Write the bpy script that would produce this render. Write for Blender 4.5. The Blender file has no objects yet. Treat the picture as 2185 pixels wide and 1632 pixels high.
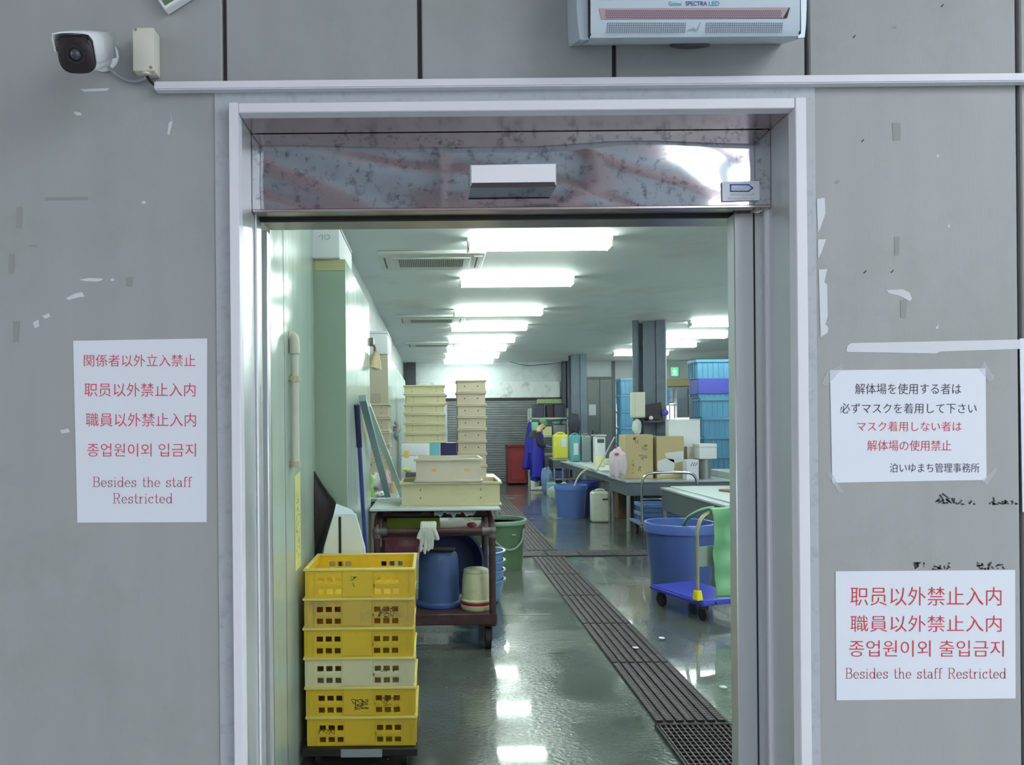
import bpy, bmesh, math, random
from mathutils import Vector, Matrix, Euler
random.seed(7)
SC = bpy.context.scene
COL = SC.collection

# ---------------------------------------------------------------- camera, sky, exposure
FPX, CX, CY, H, ROLL = 1640.0, 925.0, 905.0, 1.6, 0.009
cam_data = bpy.data.cameras.new('camera')
cam_data.sensor_fit = 'HORIZONTAL'; cam_data.sensor_width = 36.0
cam_data.lens = FPX / 2185.0 * 36.0
cam_data.shift_x = (1092.5 - CX) / 2185.0
cam_data.shift_y = (CY - 816.0) / 2185.0
cam_data.clip_start = 0.02
cam = bpy.data.objects.new('camera', cam_data); COL.objects.link(cam)
cam.matrix_world = Matrix.Translation((0, 0, H)) @ Matrix.Rotation(ROLL, 4, 'Y') @ Matrix.Rotation(math.pi/2, 4, 'X')
SC.camera = cam

world = bpy.data.worlds.new('overcast_sky'); SC.world = world; world.use_nodes = True
bg = world.node_tree.nodes['Background']
bg.inputs[0].default_value = (0.88, 0.94, 1.0, 1); bg.inputs[1].default_value = 1.1
SC.view_settings.view_transform = 'Standard'; SC.view_settings.look = 'None'
SC.cycles.max_bounces = 10; SC.cycles.diffuse_bounces = 5; SC.cycles.glossy_bounces = 4
SC.view_settings.gamma = 1.0; SC.view_settings.exposure = 0.42
SKYLIGHT = 10.5      # translucent roof panels over the covered loading area
TUBE = 32.0          # fluorescent tubes

# ---------------------------------------------------------------- pixel -> world
def W(px, py, D):
    u, v = px - CX, py - CY
    u, v = u - ROLL * v, v + ROLL * u
    return Vector((u / FPX * D, D, H - v / FPX * D))
def WX(px, D, py=CY): return W(px, py, D).x
def WZ(py, D, px=CX): return W(px, py, D).z
def DZ(py, z, px=CX):   # distance at which height z shows at row py
    return (H - z) * FPX / ((py - CY) + ROLL * (px - CX))

# ---------------------------------------------------------------- materials
def lin(c): return c / 12.92 if c <= 0.04045 else ((c + 0.055) / 1.055) ** 2.4
def rgb(r, g, b): return (lin(r/255), lin(g/255), lin(b/255), 1)
MATS = {}
def mat(name, col, rough=0.5, metal=0.0, var=0.10, scale=5.0, stretch=(1, 1, 1), bump=0.0, bscale=60.0, translucent=0.0,
        dirt=None, rvar=0.0, trans=0.0, spec=0.5, alpha=1.0, sub=0.0, bstretch=None):
    """col: sRGB 0-255; var: lightness variation; dirt: (sRGB, amount 0-1, scale)."""
    if name in MATS: return MATS[name]
    m = bpy.data.materials.new(name); m.use_nodes = True
    nt = m.node_tree; N = nt.nodes; L = nt.links
    P = N['Principled BSDF']
    P.inputs['Roughness'].default_value = rough; P.inputs['Metallic'].default_value = metal
    P.inputs['Specular IOR Level'].default_value = spec
    if trans: P.inputs['Transmission Weight'].default_value = trans
    if alpha < 1: P.inputs['Alpha'].default_value = alpha
    if sub:
        P.inputs['Subsurface Weight'].default_value = sub
    tc = N.new('ShaderNodeTexCoord'); mp = N.new('ShaderNodeMapping')
    mp.inputs['Scale'].default_value = stretch; L.new(tc.outputs['Object'], mp.inputs['Vector'])
    nz = N.new('ShaderNodeTexNoise'); nz.inputs['Scale'].default_value = scale; nz.inputs['Detail'].default_value = 6
    L.new(mp.outputs['Vector'], nz.inputs['Vector'])
    c = rgb(*col)
    mx = N.new('ShaderNodeMix'); mx.data_type = 'RGBA'
    mx.inputs[6].default_value = tuple(max(0, x*(1-var)) for x in c[:3]) + (1,)
    mx.inputs[7].default_value = tuple(min(1, x*(1+var)) for x in c[:3]) + (1,)
    L.new(nz.outputs['Fac'], mx.inputs[0])
    out = mx.outputs[2]
    if dirt:
        n2 = N.new('ShaderNodeTexNoise'); n2.inputs['Scale'].default_value = dirt[2]; n2.inputs['Detail'].default_value = 8
        n2.inputs['Roughness'].default_value = 0.7
        L.new(tc.outputs['Object'], n2.inputs['Vector'])
        rp = N.new('ShaderNodeValToRGB'); rp.color_ramp.elements[0].position = 0.52; rp.color_ramp.elements[1].position = 0.72
        rp.color_ramp.elements[1].color = (dirt[1],)*3 + (1,)
        L.new(n2.outputs['Fac'], rp.inputs[0])
        m2 = N.new('ShaderNodeMix'); m2.data_type = 'RGBA'; m2.inputs[7].default_value = rgb(*dirt[0])
        L.new(rp.outputs[0], m2.inputs[0]); L.new(out, m2.inputs[6]); out = m2.outputs[2]
    L.new(out, P.inputs['Base Color'])
    if rvar:
        mr = N.new('ShaderNodeMapRange'); mr.inputs[1].default_value = 0.3; mr.inputs[2].default_value = 0.7
        mr.inputs[3].default_value = max(0.02, rough-rvar); mr.inputs[4].default_value = min(1, rough+rvar)
        L.new(nz.outputs['Fac'], mr.inputs[0]); L.new(mr.outputs[0], P.inputs['Roughness'])
    if bump:
        nb = N.new('ShaderNodeTexNoise'); nb.inputs['Scale'].default_value = bscale; nb.inputs['Detail'].default_value = 3
        if bstretch:
            mb = N.new('ShaderNodeMapping'); mb.inputs['Scale'].default_value = bstretch
            L.new(tc.outputs['Object'], mb.inputs['Vector']); L.new(mb.outputs['Vector'], nb.inputs['Vector'])
        else: L.new(mp.outputs['Vector'], nb.inputs['Vector'])
        bp = N.new('ShaderNodeBump'); bp.inputs['Strength'].default_value = bump; bp.inputs['Distance'].default_value = 0.01
        L.new(nb.outputs['Fac'], bp.inputs['Height']); L.new(bp.outputs['Normal'], P.inputs['Normal'])
    if translucent:
        tr = N.new('ShaderNodeBsdfTranslucent'); ms = N.new('ShaderNodeMixShader'); ms.inputs[0].default_value = translucent
        L.new(out, tr.inputs['Color']); O = N['Material Output']
        L.new(P.outputs[0], ms.inputs[1]); L.new(tr.outputs[0], ms.inputs[2]); L.new(ms.outputs[0], O.inputs['Surface'])
    MATS[name] = m
    return m
def emis(name, col, strength):
    if name in MATS: return MATS[name]
    m = bpy.data.materials.new(name); m.use_nodes = True
    P = m.node_tree.nodes['Principled BSDF']
    P.inputs['Base Color'].default_value = rgb(*col)
    P.inputs['Emission Color'].default_value = rgb(*col); P.inputs['Emission Strength'].default_value = strength
    MATS[name] = m
    return m

# ---------------------------------------------------------------- mesh builder (world coordinates)
class B:
    def __init__(s): s.bm = bmesh.new()
    def box(s, a, b, bev=0.0, rot=None, seg=1):
        a, b = Vector(a), Vector(b)
        c, d = (a+b)/2, (b-a)
        M = Matrix.Translation(c) @ (rot.to_4x4() if rot is not None else Matrix.Identity(4)) @ Matrix.Diagonal((abs(d.x), abs(d.y), abs(d.z), 1))
        r = bmesh.ops.create_cube(s.bm, size=1.0, matrix=M)
        if bev:
            es = list({e for v in r['verts'] for e in v.link_edges})
            bmesh.ops.bevel(s.bm, geom=es, offset=bev, segments=seg, affect='EDGES', profile=0.5)
        return s
    def ring(s, pts, prev=None):
        vs = [s.bm.verts.new(p) for p in pts]
        if prev:
            n = len(vs)
            for i in range(n): s.bm.faces.new((prev[i], prev[(i+1) % n], vs[(i+1) % n], vs[i]))
        return vs
    def cyl(s, p0, p1, r0, r1=None, n=16, caps=True):
        p0, p1 = Vector(p0), Vector(p1); r1 = r0 if r1 is None else r1
        ax = (p1-p0).normalized(); q = ax.orthogonal().normalized(); w = ax.cross(q)
        f = lambda p, r: [p + (q*math.cos(t) + w*math.sin(t))*r for t in (2*math.pi*i/n for i in range(n))]
        a = s.ring(f(p0, r0)); b = s.ring(f(p1, r1), a)
        if caps: s.bm.faces.new(a[::-1]); s.bm.faces.new(b)
        return s
    def lathe(s, c, prof, n=32, M=None, sx=1.0, sy=1.0):
        c = Vector(c); prev = None; first = None
        for r, z in prof:
            pts = []
            for i in range(n):
                t = 2*math.pi*i/n
                p = Vector((r*math.cos(t)*sx, r*math.sin(t)*sy, z))
                if M is not None: p = M @ p
                pts.append(c+p)
            prev = s.ring(pts, prev)
            if first is None: first = prev
        if prof[0][0] > 1e-5: s.bm.faces.new(first[::-1]) if prof[0] != prof[-1] else None
        if prof[-1][0] > 1e-5 and prof[0] != prof[-1]: s.bm.faces.new(prev)
        return s
    def tube(s, pts, r, n=10, smooth=0, ell=None):
        pts = [Vector(p) for p in pts]
        for _ in range(smooth):
            q = [pts[0]]
            for i in range(len(pts)-1):
                q += [pts[i]*.75+pts[i+1]*.25, pts[i]*.25+pts[i+1]*.75]
            pts = q + [pts[-1]]
        prev = None; ref = None
        for i, p in enumerate(pts):
            t = (pts[min(i+1, len(pts)-1)] - pts[max(i-1, 0)]).normalized()
            if ref is None: ref = t.orthogonal().normalized()
            ref = (ref - t*ref.dot(t)).normalized(); w = t.cross(ref)
            rr = r(i/(len(pts)-1)) if callable(r) else r
            prev = s.ring([p + (ref*math.cos(a)+w*math.sin(a))*rr for a in (2*math.pi*k/n for k in range(n))], prev)
            if i == 0: s.bm.faces.new(prev[::-1])
        s.bm.faces.new(prev)
        return s
    def prism(s, pts, off):
        pts = [Vector(p) for p in pts]; off = Vector(off)
        a = [s.bm.verts.new(p) for p in pts]; b = [s.bm.verts.new(p+off) for p in pts]
        n = len(a)
        s.bm.faces.new(a[::-1]); s.bm.faces.new(b)
        for i in range(n): s.bm.faces.new((a[i], a[(i+1) % n], b[(i+1) % n], b[i]))
        return s
    def hexa(s, lo, hi):      # two quads -> solid
        a = [s.bm.verts.new(Vector(p)) for p in lo]; b = [s.bm.verts.new(Vector(p)) for p in hi]
        s.bm.faces.new(a[::-1]); s.bm.faces.new(b)
        for i in range(4): s.bm.faces.new((a[i], a[(i+1) % 4], b[(i+1) % 4], b[i]))
        return s
    def grid(s, f, nu, nv):   # f(u,v)->point
        vs = [[s.bm.verts.new(f(i/nu, j/nv)) for j in range(nv+1)] for i in range(nu+1)]
        for i in range(nu):
            for j in range(nv): s.bm.faces.new((vs[i][j], vs[i+1][j], vs[i+1][j+1], vs[i][j+1]))
        return s
    def ball(s, c, r, sx=1, sy=1, sz=1, n=16, M=None):
        X = Matrix.Translation(Vector(c)) @ (M.to_4x4() if M is not None else Matrix.Identity(4)) @ Matrix.Diagonal((sx, sy, sz, 1))
        bmesh.ops.create_uvsphere(s.bm, u_segments=n, v_segments=max(6, n//2+2), radius=r, matrix=X)
        return s

ORG = {}
def origin(o): return ORG.get(o.name, Vector((0, 0, 0)))
def part(name, b, m, parent=None, smooth=40, org=None, label=None, solid=0.0, flip=True):
    bm = b.bm
    if flip: bmesh.ops.recalc_face_normals(bm, faces=bm.faces[:])
    me = bpy.data.meshes.new(name)
    if parent is not None: og = origin(parent)
    elif org is not None: og = Vector(org)
    else:
        vs = [v.co for v in bm.verts]
        og = Vector(((min(v.x for v in vs)+max(v.x for v in vs))/2, (min(v.y for v in vs)+max(v.y for v in vs))/2, min(v.z for v in vs)))
    bmesh.ops.translate(bm, verts=bm.verts[:], vec=-og)
    bm.to_mesh(me); bm.free()
    for mm in (m if isinstance(m, (list, tuple)) else [m]): me.materials.append(mm)
    if smooth:
        for p in me.polygons: p.use_smooth = True
        me.set_sharp_from_angle(angle=math.radians(smooth))
    o = bpy.data.objects.new(name, me); COL.objects.link(o)
    if parent is not None: o.parent = parent
    else: o.location = og
    ORG[o.name] = og
    if solid:
        md = o.modifiers.new('solidify', 'SOLIDIFY'); md.thickness = solid; md.offset = 0
    if label: o['label'] = label
    return o
def thing(name, label, cat, loc, group=None):
    o = bpy.data.objects.new(name, None); COL.objects.link(o)
    o.location = loc; ORG[o.name] = Vector(loc); o.empty_display_size = 0.1
    o['label'] = label; o['category'] = cat
    if group: o['group'] = group
    return o
def solo(name, b, m, label, cat, group=None, **k):
    o = part(name, b, m, **k); o['label'] = label; o['category'] = cat
    if group: o['group'] = group
    return o
def struct(name, b=None, m=None, parent=None, **k):
    if b is None:
        o = bpy.data.objects.new(name, None); COL.objects.link(o); ORG[o.name] = Vector((0, 0, 0))
    else: o = part(name, b, m, parent, org=(0, 0, 0), **k)
    if parent is None: o['kind'] = 'structure'
    return o
def kids(o): return [c for c in COL.objects if c.parent == o]
def dup(root, delta, label=None, rz=0.0, swap=None):
    """copy of a thing with copies of its parts and sub-parts, moved by delta"""
    def cp(o, par):
        c = o.copy(); COL.objects.link(c); ORG[c.name] = origin(o)
        if par is not None: c.parent = par
        for k in kids(o): cp(k, c)
        return c
    r = cp(root, None); r.location = Vector(root.location) + Vector(delta); r.rotation_euler.z = root.rotation_euler.z + rz
    ORG[r.name] = Vector(r.location)
    if label: r['label'] = label
    return r

# ---------------------------------------------------------------- writing
def text_bm(body, offset=0.0):
    cu = bpy.data.curves.new('writing', 'FONT'); cu.body = body; cu.offset = offset; cu.resolution_u = 3
    to = bpy.data.objects.new('writing', cu); COL.objects.link(to)
    dg = bpy.context.evaluated_depsgraph_get()
    me = bpy.data.meshes.new_from_object(to.evaluated_get(dg))
    bm = bmesh.new(); bm.from_mesh(me)
    bpy.data.objects.remove(to); bpy.data.curves.remove(cu); bpy.data.meshes.remove(me)
    return bm
def fit(bm, x0, x1, y0, y1):
    xs = [v.co.x for v in bm.verts]; ys = [v.co.y for v in bm.verts]
    a, b_, c, d = min(xs), max(xs), min(ys), max(ys)
    for v in bm.verts:
        v.co.x = x0 + (v.co.x-a)/(b_-a)*(x1-x0); v.co.y = y0 + (v.co.y-c)/(d-c)*(y1-y0)
    return bm
def arc(cx, cy, rx, ry, a0, a1, n=12):
    return [(cx+rx*math.cos(math.radians(a0+(a1-a0)*i/n)), cy+ry*math.sin(math.radians(a0+(a1-a0)*i/n))) for i in range(n+1)]
# serif letters as pen strokes, x-height 0.64, cap 1.0
GL = {
 'B': (.74, [[(.16,0),(.16,1)], [(.03,0),(.42,0)], [(.03,1),(.40,1)], arc(.40,.76,.22,.24,90,-90), [(.16,.52),(.42,.52)], arc(.42,.26,.26,.26,90,-90)]),
 'R': (.78, [[(.16,0),(.16,1)], [(.03,0),(.29,0)], [(.03,1),(.42,1)], arc(.42,.75,.23,.25,90,-90), [(.16,.50),(.42,.50)], [(.40,.50),(.66,0)], [(.58,0),(.75,0)]]),
 'e': (.58, [arc(.29,.31,.23,.31,0,320,22), [(.07,.32),(.52,.32)]]),
 's': (.50, [arc(.25,.48,.17,.15,30,270,12), arc(.25,.165,.19,.165,90,-150,12), [(.42,.64),(.42,.46)], [(.07,.18),(.07,0)]]),
 'i': (.32, [[(.16,0),(.16,.62)], [(.04,0),(.28,0)], [(.05,.62),(.16,.62)], [(.155,.86),(.165,.93)]]),
 'd': (.64, [arc(.29,.31,.23,.31,0,360,22), [(.52,0),(.52,1)], [(.41,1),(.52,1)], [(.52,0),(.63,0)]]),
 't': (.40, [[(.18,.92),(.18,.14)], arc(.29,.13,.11,.13,180,330,8), [(.03,.62),(.36,.62)]]),
 'h': (.66, [[(.14,0),(.14,1)], [(.03,1),(.14,1)], [(.03,0),(.25,0)], arc(.33,.40,.19,.23,180,0), [(.52,.40),(.52,0)], [(.41,0),(.63,0)]]),
 'a': (.58, [arc(.27,.46,.17,.17,150,0,10), [(.44,.46),(.44,.08),(.50,.01),(.57,.01)], arc(.25,.18,.19,.17,0,360,18)]),
 'f': (.38, [[(.15,0),(.15,.80)], arc(.28,.80,.13,.19,180,40,9), [(.03,0),(.29,0)], [(.03,.62),(.32,.62)]]),
 'r': (.46, [[(.15,0),(.15,.62)], [(.03,.62),(.15,.62)], [(.03,0),(.29,0)], arc(.34,.38,.19,.24,180,60,9)]),
 'c': (.54, [arc(.28,.31,.22,.31,45,320,20), [(.43,.64),(.43,.45)]]),
 ' ': (.42, []),
}
def serif_bm(body, w=.055):
    bm = bmesh.new(); x = 0
    for ch in body:
        adv, sts = GL[ch]
        for st in sts:
            st = [(x+p[0], p[1]) for p in st]
            for (ax, ay), (bx, by) in zip(st[:-1], st[1:]):
                dx, dy = bx-ax, by-ay; l = math.hypot(dx, dy) or 1; dx, dy = dx/l, dy/l
                k = w*(0.75 + 0.5*abs(dy)); nx, ny = -dy*k/2, dx*k/2
                ax2, ay2, bx2, by2 = ax-dx*k*.3, ay-dy*k*.3, bx+dx*k*.3, by+dy*k*.3
                bm.faces.new([bm.verts.new((ax2+nx, ay2+ny, 0)), bm.verts.new((bx2+nx, by2+ny, 0)), bm.verts.new((bx2-nx, by2-ny, 0)), bm.verts.new((ax2-nx, ay2-ny, 0))])
        x += adv + .07
    return bm
def place_text(bms, frame, name, m, parent):
    """bms: list of 2-D bmeshes in paper coordinates; frame(x,y)->world"""
    b = B()
    for t in bms:
        mp = {v: b.bm.verts.new(frame(v.co.x, v.co.y)) for v in t.verts}
        for f in t.faces:
            try: b.bm.faces.new([mp[v] for v in f.verts])
            except ValueError: pass
        t.free()
    return part(name, b, m, parent, smooth=0, flip=False)
def scribble(b, frame, x0, y0, x1, y1, n=6, w=.004, seed=0):
    """short pen strokes of illegible handwriting inside a box"""
    R = random.Random(seed)
    for _ in range(n):
        ax, ay = R.uniform(x0, x1), R.uniform(y0, y1)
        a = R.choice([0.1, 1.4, 2.3, 0.8]) + R.uniform(-.3, .3); l = R.uniform(.35, .9)*min(abs(x1-x0), abs(y1-y0))
        bx, by = ax+math.cos(a)*l, ay+math.sin(a)*l
        bx = min(max(bx, x0), x1); by = min(max(by, y0), y1)
        dx, dy = bx-ax, by-ay; q = math.hypot(dx, dy) or 1; nx, ny = -dy/q*w/2, dx/q*w/2
        vs = [frame(ax+nx, ay+ny), frame(bx+nx*.5, by+ny*.5), frame(bx-nx*.5, by-ny*.5), frame(ax-nx, ay-ny)]
        b.bm.faces.new([b.bm.verts.new(v) for v in vs])
# ================================================================ THE SETTING
WD = 1.75            # outer face of the front wall
CEIL = 3.27
m_wall = mat('painted_panel', (159, 161, 162), .5, var=.09, scale=3.0, stretch=(5, 5, .5), dirt=((140, 143, 142), .5, 2.2), bump=.04, bscale=60)
m_seam = mat('sealant', (84, 78, 82), .8)
m_flange = mat('flange_grey', (176, 182, 190), .5, var=.05, scale=3, dirt=((128, 124, 130), .4, 34))
m_white = mat('white_paint', (222, 222, 232), .4, var=.03)
m_mirror = mat('polished_steel', (196, 198, 204), .05, 1.0, var=.12, scale=9, dirt=((66, 68, 84), .8, 42), bump=.03, bscale=3.0)
m_soffit = mat('soffit_steel', (196, 178, 180), .22, 1.0, var=.08, scale=8, bump=.05, bscale=5)
m_steel = mat('brushed_steel', (206, 210, 213), .34, .6, var=.06, scale=4, stretch=(8, 8, .6), rvar=.08)
m_steel2 = mat('dull_steel', (168, 172, 174), .42, .8, var=.14, scale=5, rvar=.12)
m_dark = mat('black_rubber', (30, 28, 32), .6)
m_ink = mat('black_ink', (48, 46, 56), .7)
m_red = mat('red_ink', (214, 58, 92), .7)
m_paper = mat('white_paper', (222, 226, 238), .42, var=.02)

# --- front wall: tall panels with dark open joints
b = B()
seams = [-3.4, -2.4, -1.9, -1.4, WX(478, WD, 60), WX(895, WD, 60), WX(1311, WD, 130), WX(1722, WD, 60), WX(2176, WD, 500), 1.82, 2.3, 2.8, 3.4]
zt = 5.2; ztrim = WZ(224, 1.74, 1100); xl, xr = WX(494, WD), WX(1722, WD)
for x0, x1 in zip(seams[:-1], seams[1:]):
    zb = 0.0
    if x0 > -.6 and x1 < .9 and abs(x1-x0) < .6: zb = ztrim
    g = .005
    b.box((x0+g, WD, zb), (x1-g, WD+.19, zt), bev=.003)
wall_front = struct('wall_front', b, m_wall)
b = B()
for x in seams[1:-1]:
    zb = ztrim if -.4 < x < .8 else 0
    b.box((x-.012, WD+.014, zb), (x+.012, WD+.18, zt))
part('panel_joint', b, m_seam, wall_front)

# --- scuffs, torn tape ends and half-wiped pen marks on the wall panels
def wallf(dx): return lambda x, y: W(x, y, WD-dx)
fr = wallf(.0007)
def flat(b, pts, fr): b.bm.faces.new([b.bm.verts.new(fr(*p)) for p in pts])
m_flake = mat('pale_scuff', (206, 208, 214), .6)
m_smear = mat('grey_scuff', (148, 149, 149), .7)
b = B()
for poly in ([(168,597),(190,593),(216,594),(220,597),(208,601),(185,600)], [(236,595),(244,594),(243,599),(237,599)],
             [(141,636),(160,626),(175,623),(181,633),(170,634),(146,640)], [(357,287),(360,262),(366,258),(364,240),(368,262),(361,288)],
             [(1892,619),(1925,617),(1941,624),(1946,637),(1941,643),(1922,632),(1895,625)], [(90,674),(104,668),(108,676),(96,680)],
             [(156,238),(172,240),(175,246),(163,246)], [(302,430),(310,428),(311,434),(303,435)], [(128,918),(146,914),(150,922),(132,925)],
             [(1998,332),(2004,330),(2002,336)], [(2022,482),(2027,478),(2025,486)], [(1996,700),(2003,692),(2001,702)],
             [(70,688),(82,682),(84,696),(74,700)], [(170,190),(235,188),(228,194),(180,196)]):
    flat(b, poly, fr)
part('pale_scuffs', b, m_flake, wall_front, smooth=0, flip=False)
b = B()
for poly in ([(96,421),(188,419),(188,426),(96,427)], [(35,441),(47,440),(46,488),(34,487)], [(19,542),(31,541),(29,584),(19,584)],
             [(28,685),(41,685),(39,730),(28,730)], [(268,592),(284,590),(283,610),(270,612)], [(60,523),(79,522),(79,527),(61,527)],
             [(1908,506),(1920,504),(1918,545),(1909,546)], [(1904,262),(1921,262),(1921,300),(1906,300)],
             [(1921,640),(1936,640),(1932,680),(1922,676)], [(1901,58),(1915,54),(1911,62)], [(1780,387),(1792,383),(1790,391),(1783,393)]):
    flat(b, poly, fr)
part('grey_scuffs', b, m_smear, wall_front, smooth=0, flip=False)
b = B()
scribble(b, fr, 1996, 1052, 2036, 1074, 11, 4, 3); scribble(b, fr, 2040, 1066, 2082, 1076, 8, 4, 4)
scribble(b, fr, 2112, 1060, 2140, 1076, 8, 4, 5); scribble(b, fr, 2142, 1066, 2176, 1076, 9, 5, 6)
scribble(b, fr, 1948, 1199, 1972, 1214, 9, 3.5, 7); scribble(b, fr, 1986, 1199, 2028, 1215, 12, 3.5, 8)
scribble(b, fr, 2074, 1200, 2104, 1214, 10, 3.5, 9); scribble(b, fr, 2106, 1199, 2146, 1214, 10, 4, 10)
for x, y in ((1903, 579), (1845, 580), (1822, 78), (2010, 12), (1840, 300)):
    flat(b, [(x-3, y+2), (x+3, y-4), (x+4, y-2), (x-1, y+4)], fr)
part('pen_marks', b, m_ink, wall_front, smooth=0, flip=False)

# --- flat grey flange round the frame
zf0, zf1 = WZ(217, WD, 1100), WZ(189, WD, 1100)
fl0, fl1, fr0, fr1 = WX(465, WD), WX(494, WD), WX(1722, WD), WX(1743, WD)
b = B()
b.box((fl0, WD-.004, 0), (fl1, WD, zf1)); b.box((fr0, WD-.004, 0), (fr1, WD, zf1)); b.box((fl1, WD-.004, zf0), (fr0, WD, zf1))
struct('trim_1', b, m_flange)

# --- the steel door frame
door = struct('door_1')
FD = 1.72
X0, X1 = WX(493, FD), WX(514, FD); X2, X3 = WX(1703, FD), WX(1727, FD)
ZT0, ZT1 = WZ(235, FD, 1100), WZ(212, FD, 1100)
HD = 1.85                                  # face of the header box
ZH = WZ(447, HD, 1100)                     # its lower edge
b = B()
b.box((X0, FD, 0), (X1, WD+.005, ZT1), bev=.002); b.box((X2, FD, 0), (X3, WD+.005, ZT1), bev=.002); b.box((X1, FD+.001, ZT0), (X2, WD+.005, ZT1-.001), bev=.002)
part('frame_face', b, m_white, door)
b = B(); b.box((X0+.002, WD+.006, 0), (X1-.0015, 1.95, ZT1-.004)); JL = part('left_jamb', b, m_steel, door)
b = B(); b.box((X1-.001, 1.872, 0), (X1+.004, 1.879, ZT0), bev=.0015); part('jamb_bead', b, m_white, door)
b = B(); b.box((X2+.0015, WD+.006, 0), (X3-.002, 1.87, ZT1-.004)); part('right_jamb', b, m_steel, door)
xa = X2-.008; xb = WX(1570, 1.9)
b = B(); b.box((X2-.006, 1.862, 0), (X2+.02, 1.874, ZH), bev=.002); part('jamb_bead', b, m_white, door)
b = B(); b.box((xa, 1.874, 0), (X3, 1.90, ZH)); b.box((xb, 1.90, 0), (X3, 1.945, ZH), bev=.002)
part('door_post', b, m_steel, door)
b = B(); b.box((WX(1611, 1.899), 1.8985, 0), (WX(1614, 1.899), 1.9005, ZH)); part('post_joint', b, m_dark, door)
b = B(); b.box((X1, WD+.006, ZT0+.0015), (X2, 1.95, ZT1-.004)); part('soffit', b, m_soffit, door)
# header box with polished face, curved a little like the buckled sheet it is
b = B()
def hf(u, v):
    x = X1 + (X2-X1)*u; z = ZH + (ZT0-ZH)*v
    y = HD + .0016*math.sin(u*9+v*2)*math.sin(v*3.1) + .0014*(math.exp(-((u-.80)/.14)**2))*math.sin(v*3.14) - .0009*math.cos(u*19+3*v)*v*(1-v)*2
    return Vector((x, y, z))
b.grid(hf, 60, 16)
part('header_face', b, m_mirror, door)
b = B(); b.box((X1, HD+.016, ZH+.004), (X2, 2.04, ZT0)); part('header_box', b, m_soffit, door)
b = B(); b.box((X1, HD-.003, ZH-.002), (X2, HD+.02, ZH+.006), bev=.002); part('header_lip', b, m_soffit, door)
b = B(); b.box((X1, 1.925, ZH-.002), (xb+.01, 1.94, ZH+.006)); part('track_slot', b, m_dark, door)
# leaf slid open behind the left jamb, only its edge stile shows
b = B(); b.box((-1.25, 1.985, .02), (X1+.004, 2.012, ZH-.02)); 
part('glass_leaf', b, mat('door_glass', (220, 235, 232), .02, trans=1.0, var=0), door)
b = B(); b.box((X1-.02, 1.98, .02), (X1+.006, 2.016, ZH-.012), bev=.002); part('leaf_stile', b, m_steel, door)

# --- door sensor and the maker's sticker on the header
t = thing('door_sensor', 'white rectangular door sensor on the polished header above the doorway', 'sensor', W(1095, 402, HD))
b = B()
SD = 1.80
q = [W(1003, 352, SD), W(1187, 349, SD), W(1187, 397, SD), W(1003, 399, SD)]
b.hexa([W(1005, 355, HD+.012), W(1185, 352, HD+.012), W(1185, 401, HD+.012), W(1005, 403, HD+.012)], q)
part('housing', b, mat('sensor_grey', (190, 196, 204), .3), t)
q = [W(1006, 353, SD-.004), W(1185, 350, SD-.004), W(1185, 388, SD-.004), W(1006, 390, SD-.004)]
b = B().hexa([p + Vector((0, .006, 0)) for p in q], q); part('cover', b, mat('sensor_white', (232, 232, 240), .35, var=.01), t)
q = [W(1008, 391, SD-.003), W(1183, 389, SD-.003), W(1187, 398, SD-.003), W(1003, 400, SD-.003)]
b = B().hexa([p + Vector((0, .006, 0)) for p in q], q); part('lens', b, mat('sensor_lens', (70, 62, 68), .15), t)
HF = HD-.0045
def stf(x, y): return W(x, y, HF-.0008)
t = thing('sticker', 'small white sticker with a blue arrow outline on the header corner', 'sticker', W(1580, 427, HF))
q = [W(1541, 388, HF), W(1620, 386, HF), W(1621, 427, HF), W(1542, 429, HF)]
b = B().hexa([p + Vector((0, .003, 0)) for p in q], q); part('backing', b, m_paper, t)
b = B(); m_blue = mat('blue_ink', (44, 90, 190), .6)
def lines(b, segs, w, fr):
    for (ax, ay), (bx, by) in segs:
        dx, dy = bx-ax, by-ay; l = math.hypot(dx, dy) or 1; nx, ny = -dy/l*w/2, dx/l*w/2; ex, ey = dx/l*w*.4, dy/l*w*.4
        b.bm.faces.new([b.bm.verts.new(fr(*p)) for p in ((ax+nx-ex, ay+ny-ey), (bx+nx+ex, by+ny+ey), (bx-nx+ex, by-ny+ey), (ax-nx-ex, ay-ny-ey))])
lines(b, [((1559,394),(1597,394)), ((1597,394),(1606,401)), ((1606,401),(1597,408)), ((1597,408),(1559,408)), ((1559,408),(1559,394))], 2.6, stf)
part('arrow_outline', b, m_blue, t, smooth=0, flip=False)
b = B()
for k in range(9): scribble(b, stf, 1562+k*4.2, 398, 1565+k*4.2, 405, 4, .9, k)
for k in range(13): scribble(b, stf, 1558+k*4, 413, 1561+k*4, 417, 3, .7, 40+k); scribble(b, stf, 1553+k*4.3, 421, 1556+k*4.3, 425, 3, .7, 80+k)
part('small_print', b, mat('grey_ink', (120, 120, 130), .7), t, smooth=0, flip=False)

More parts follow.
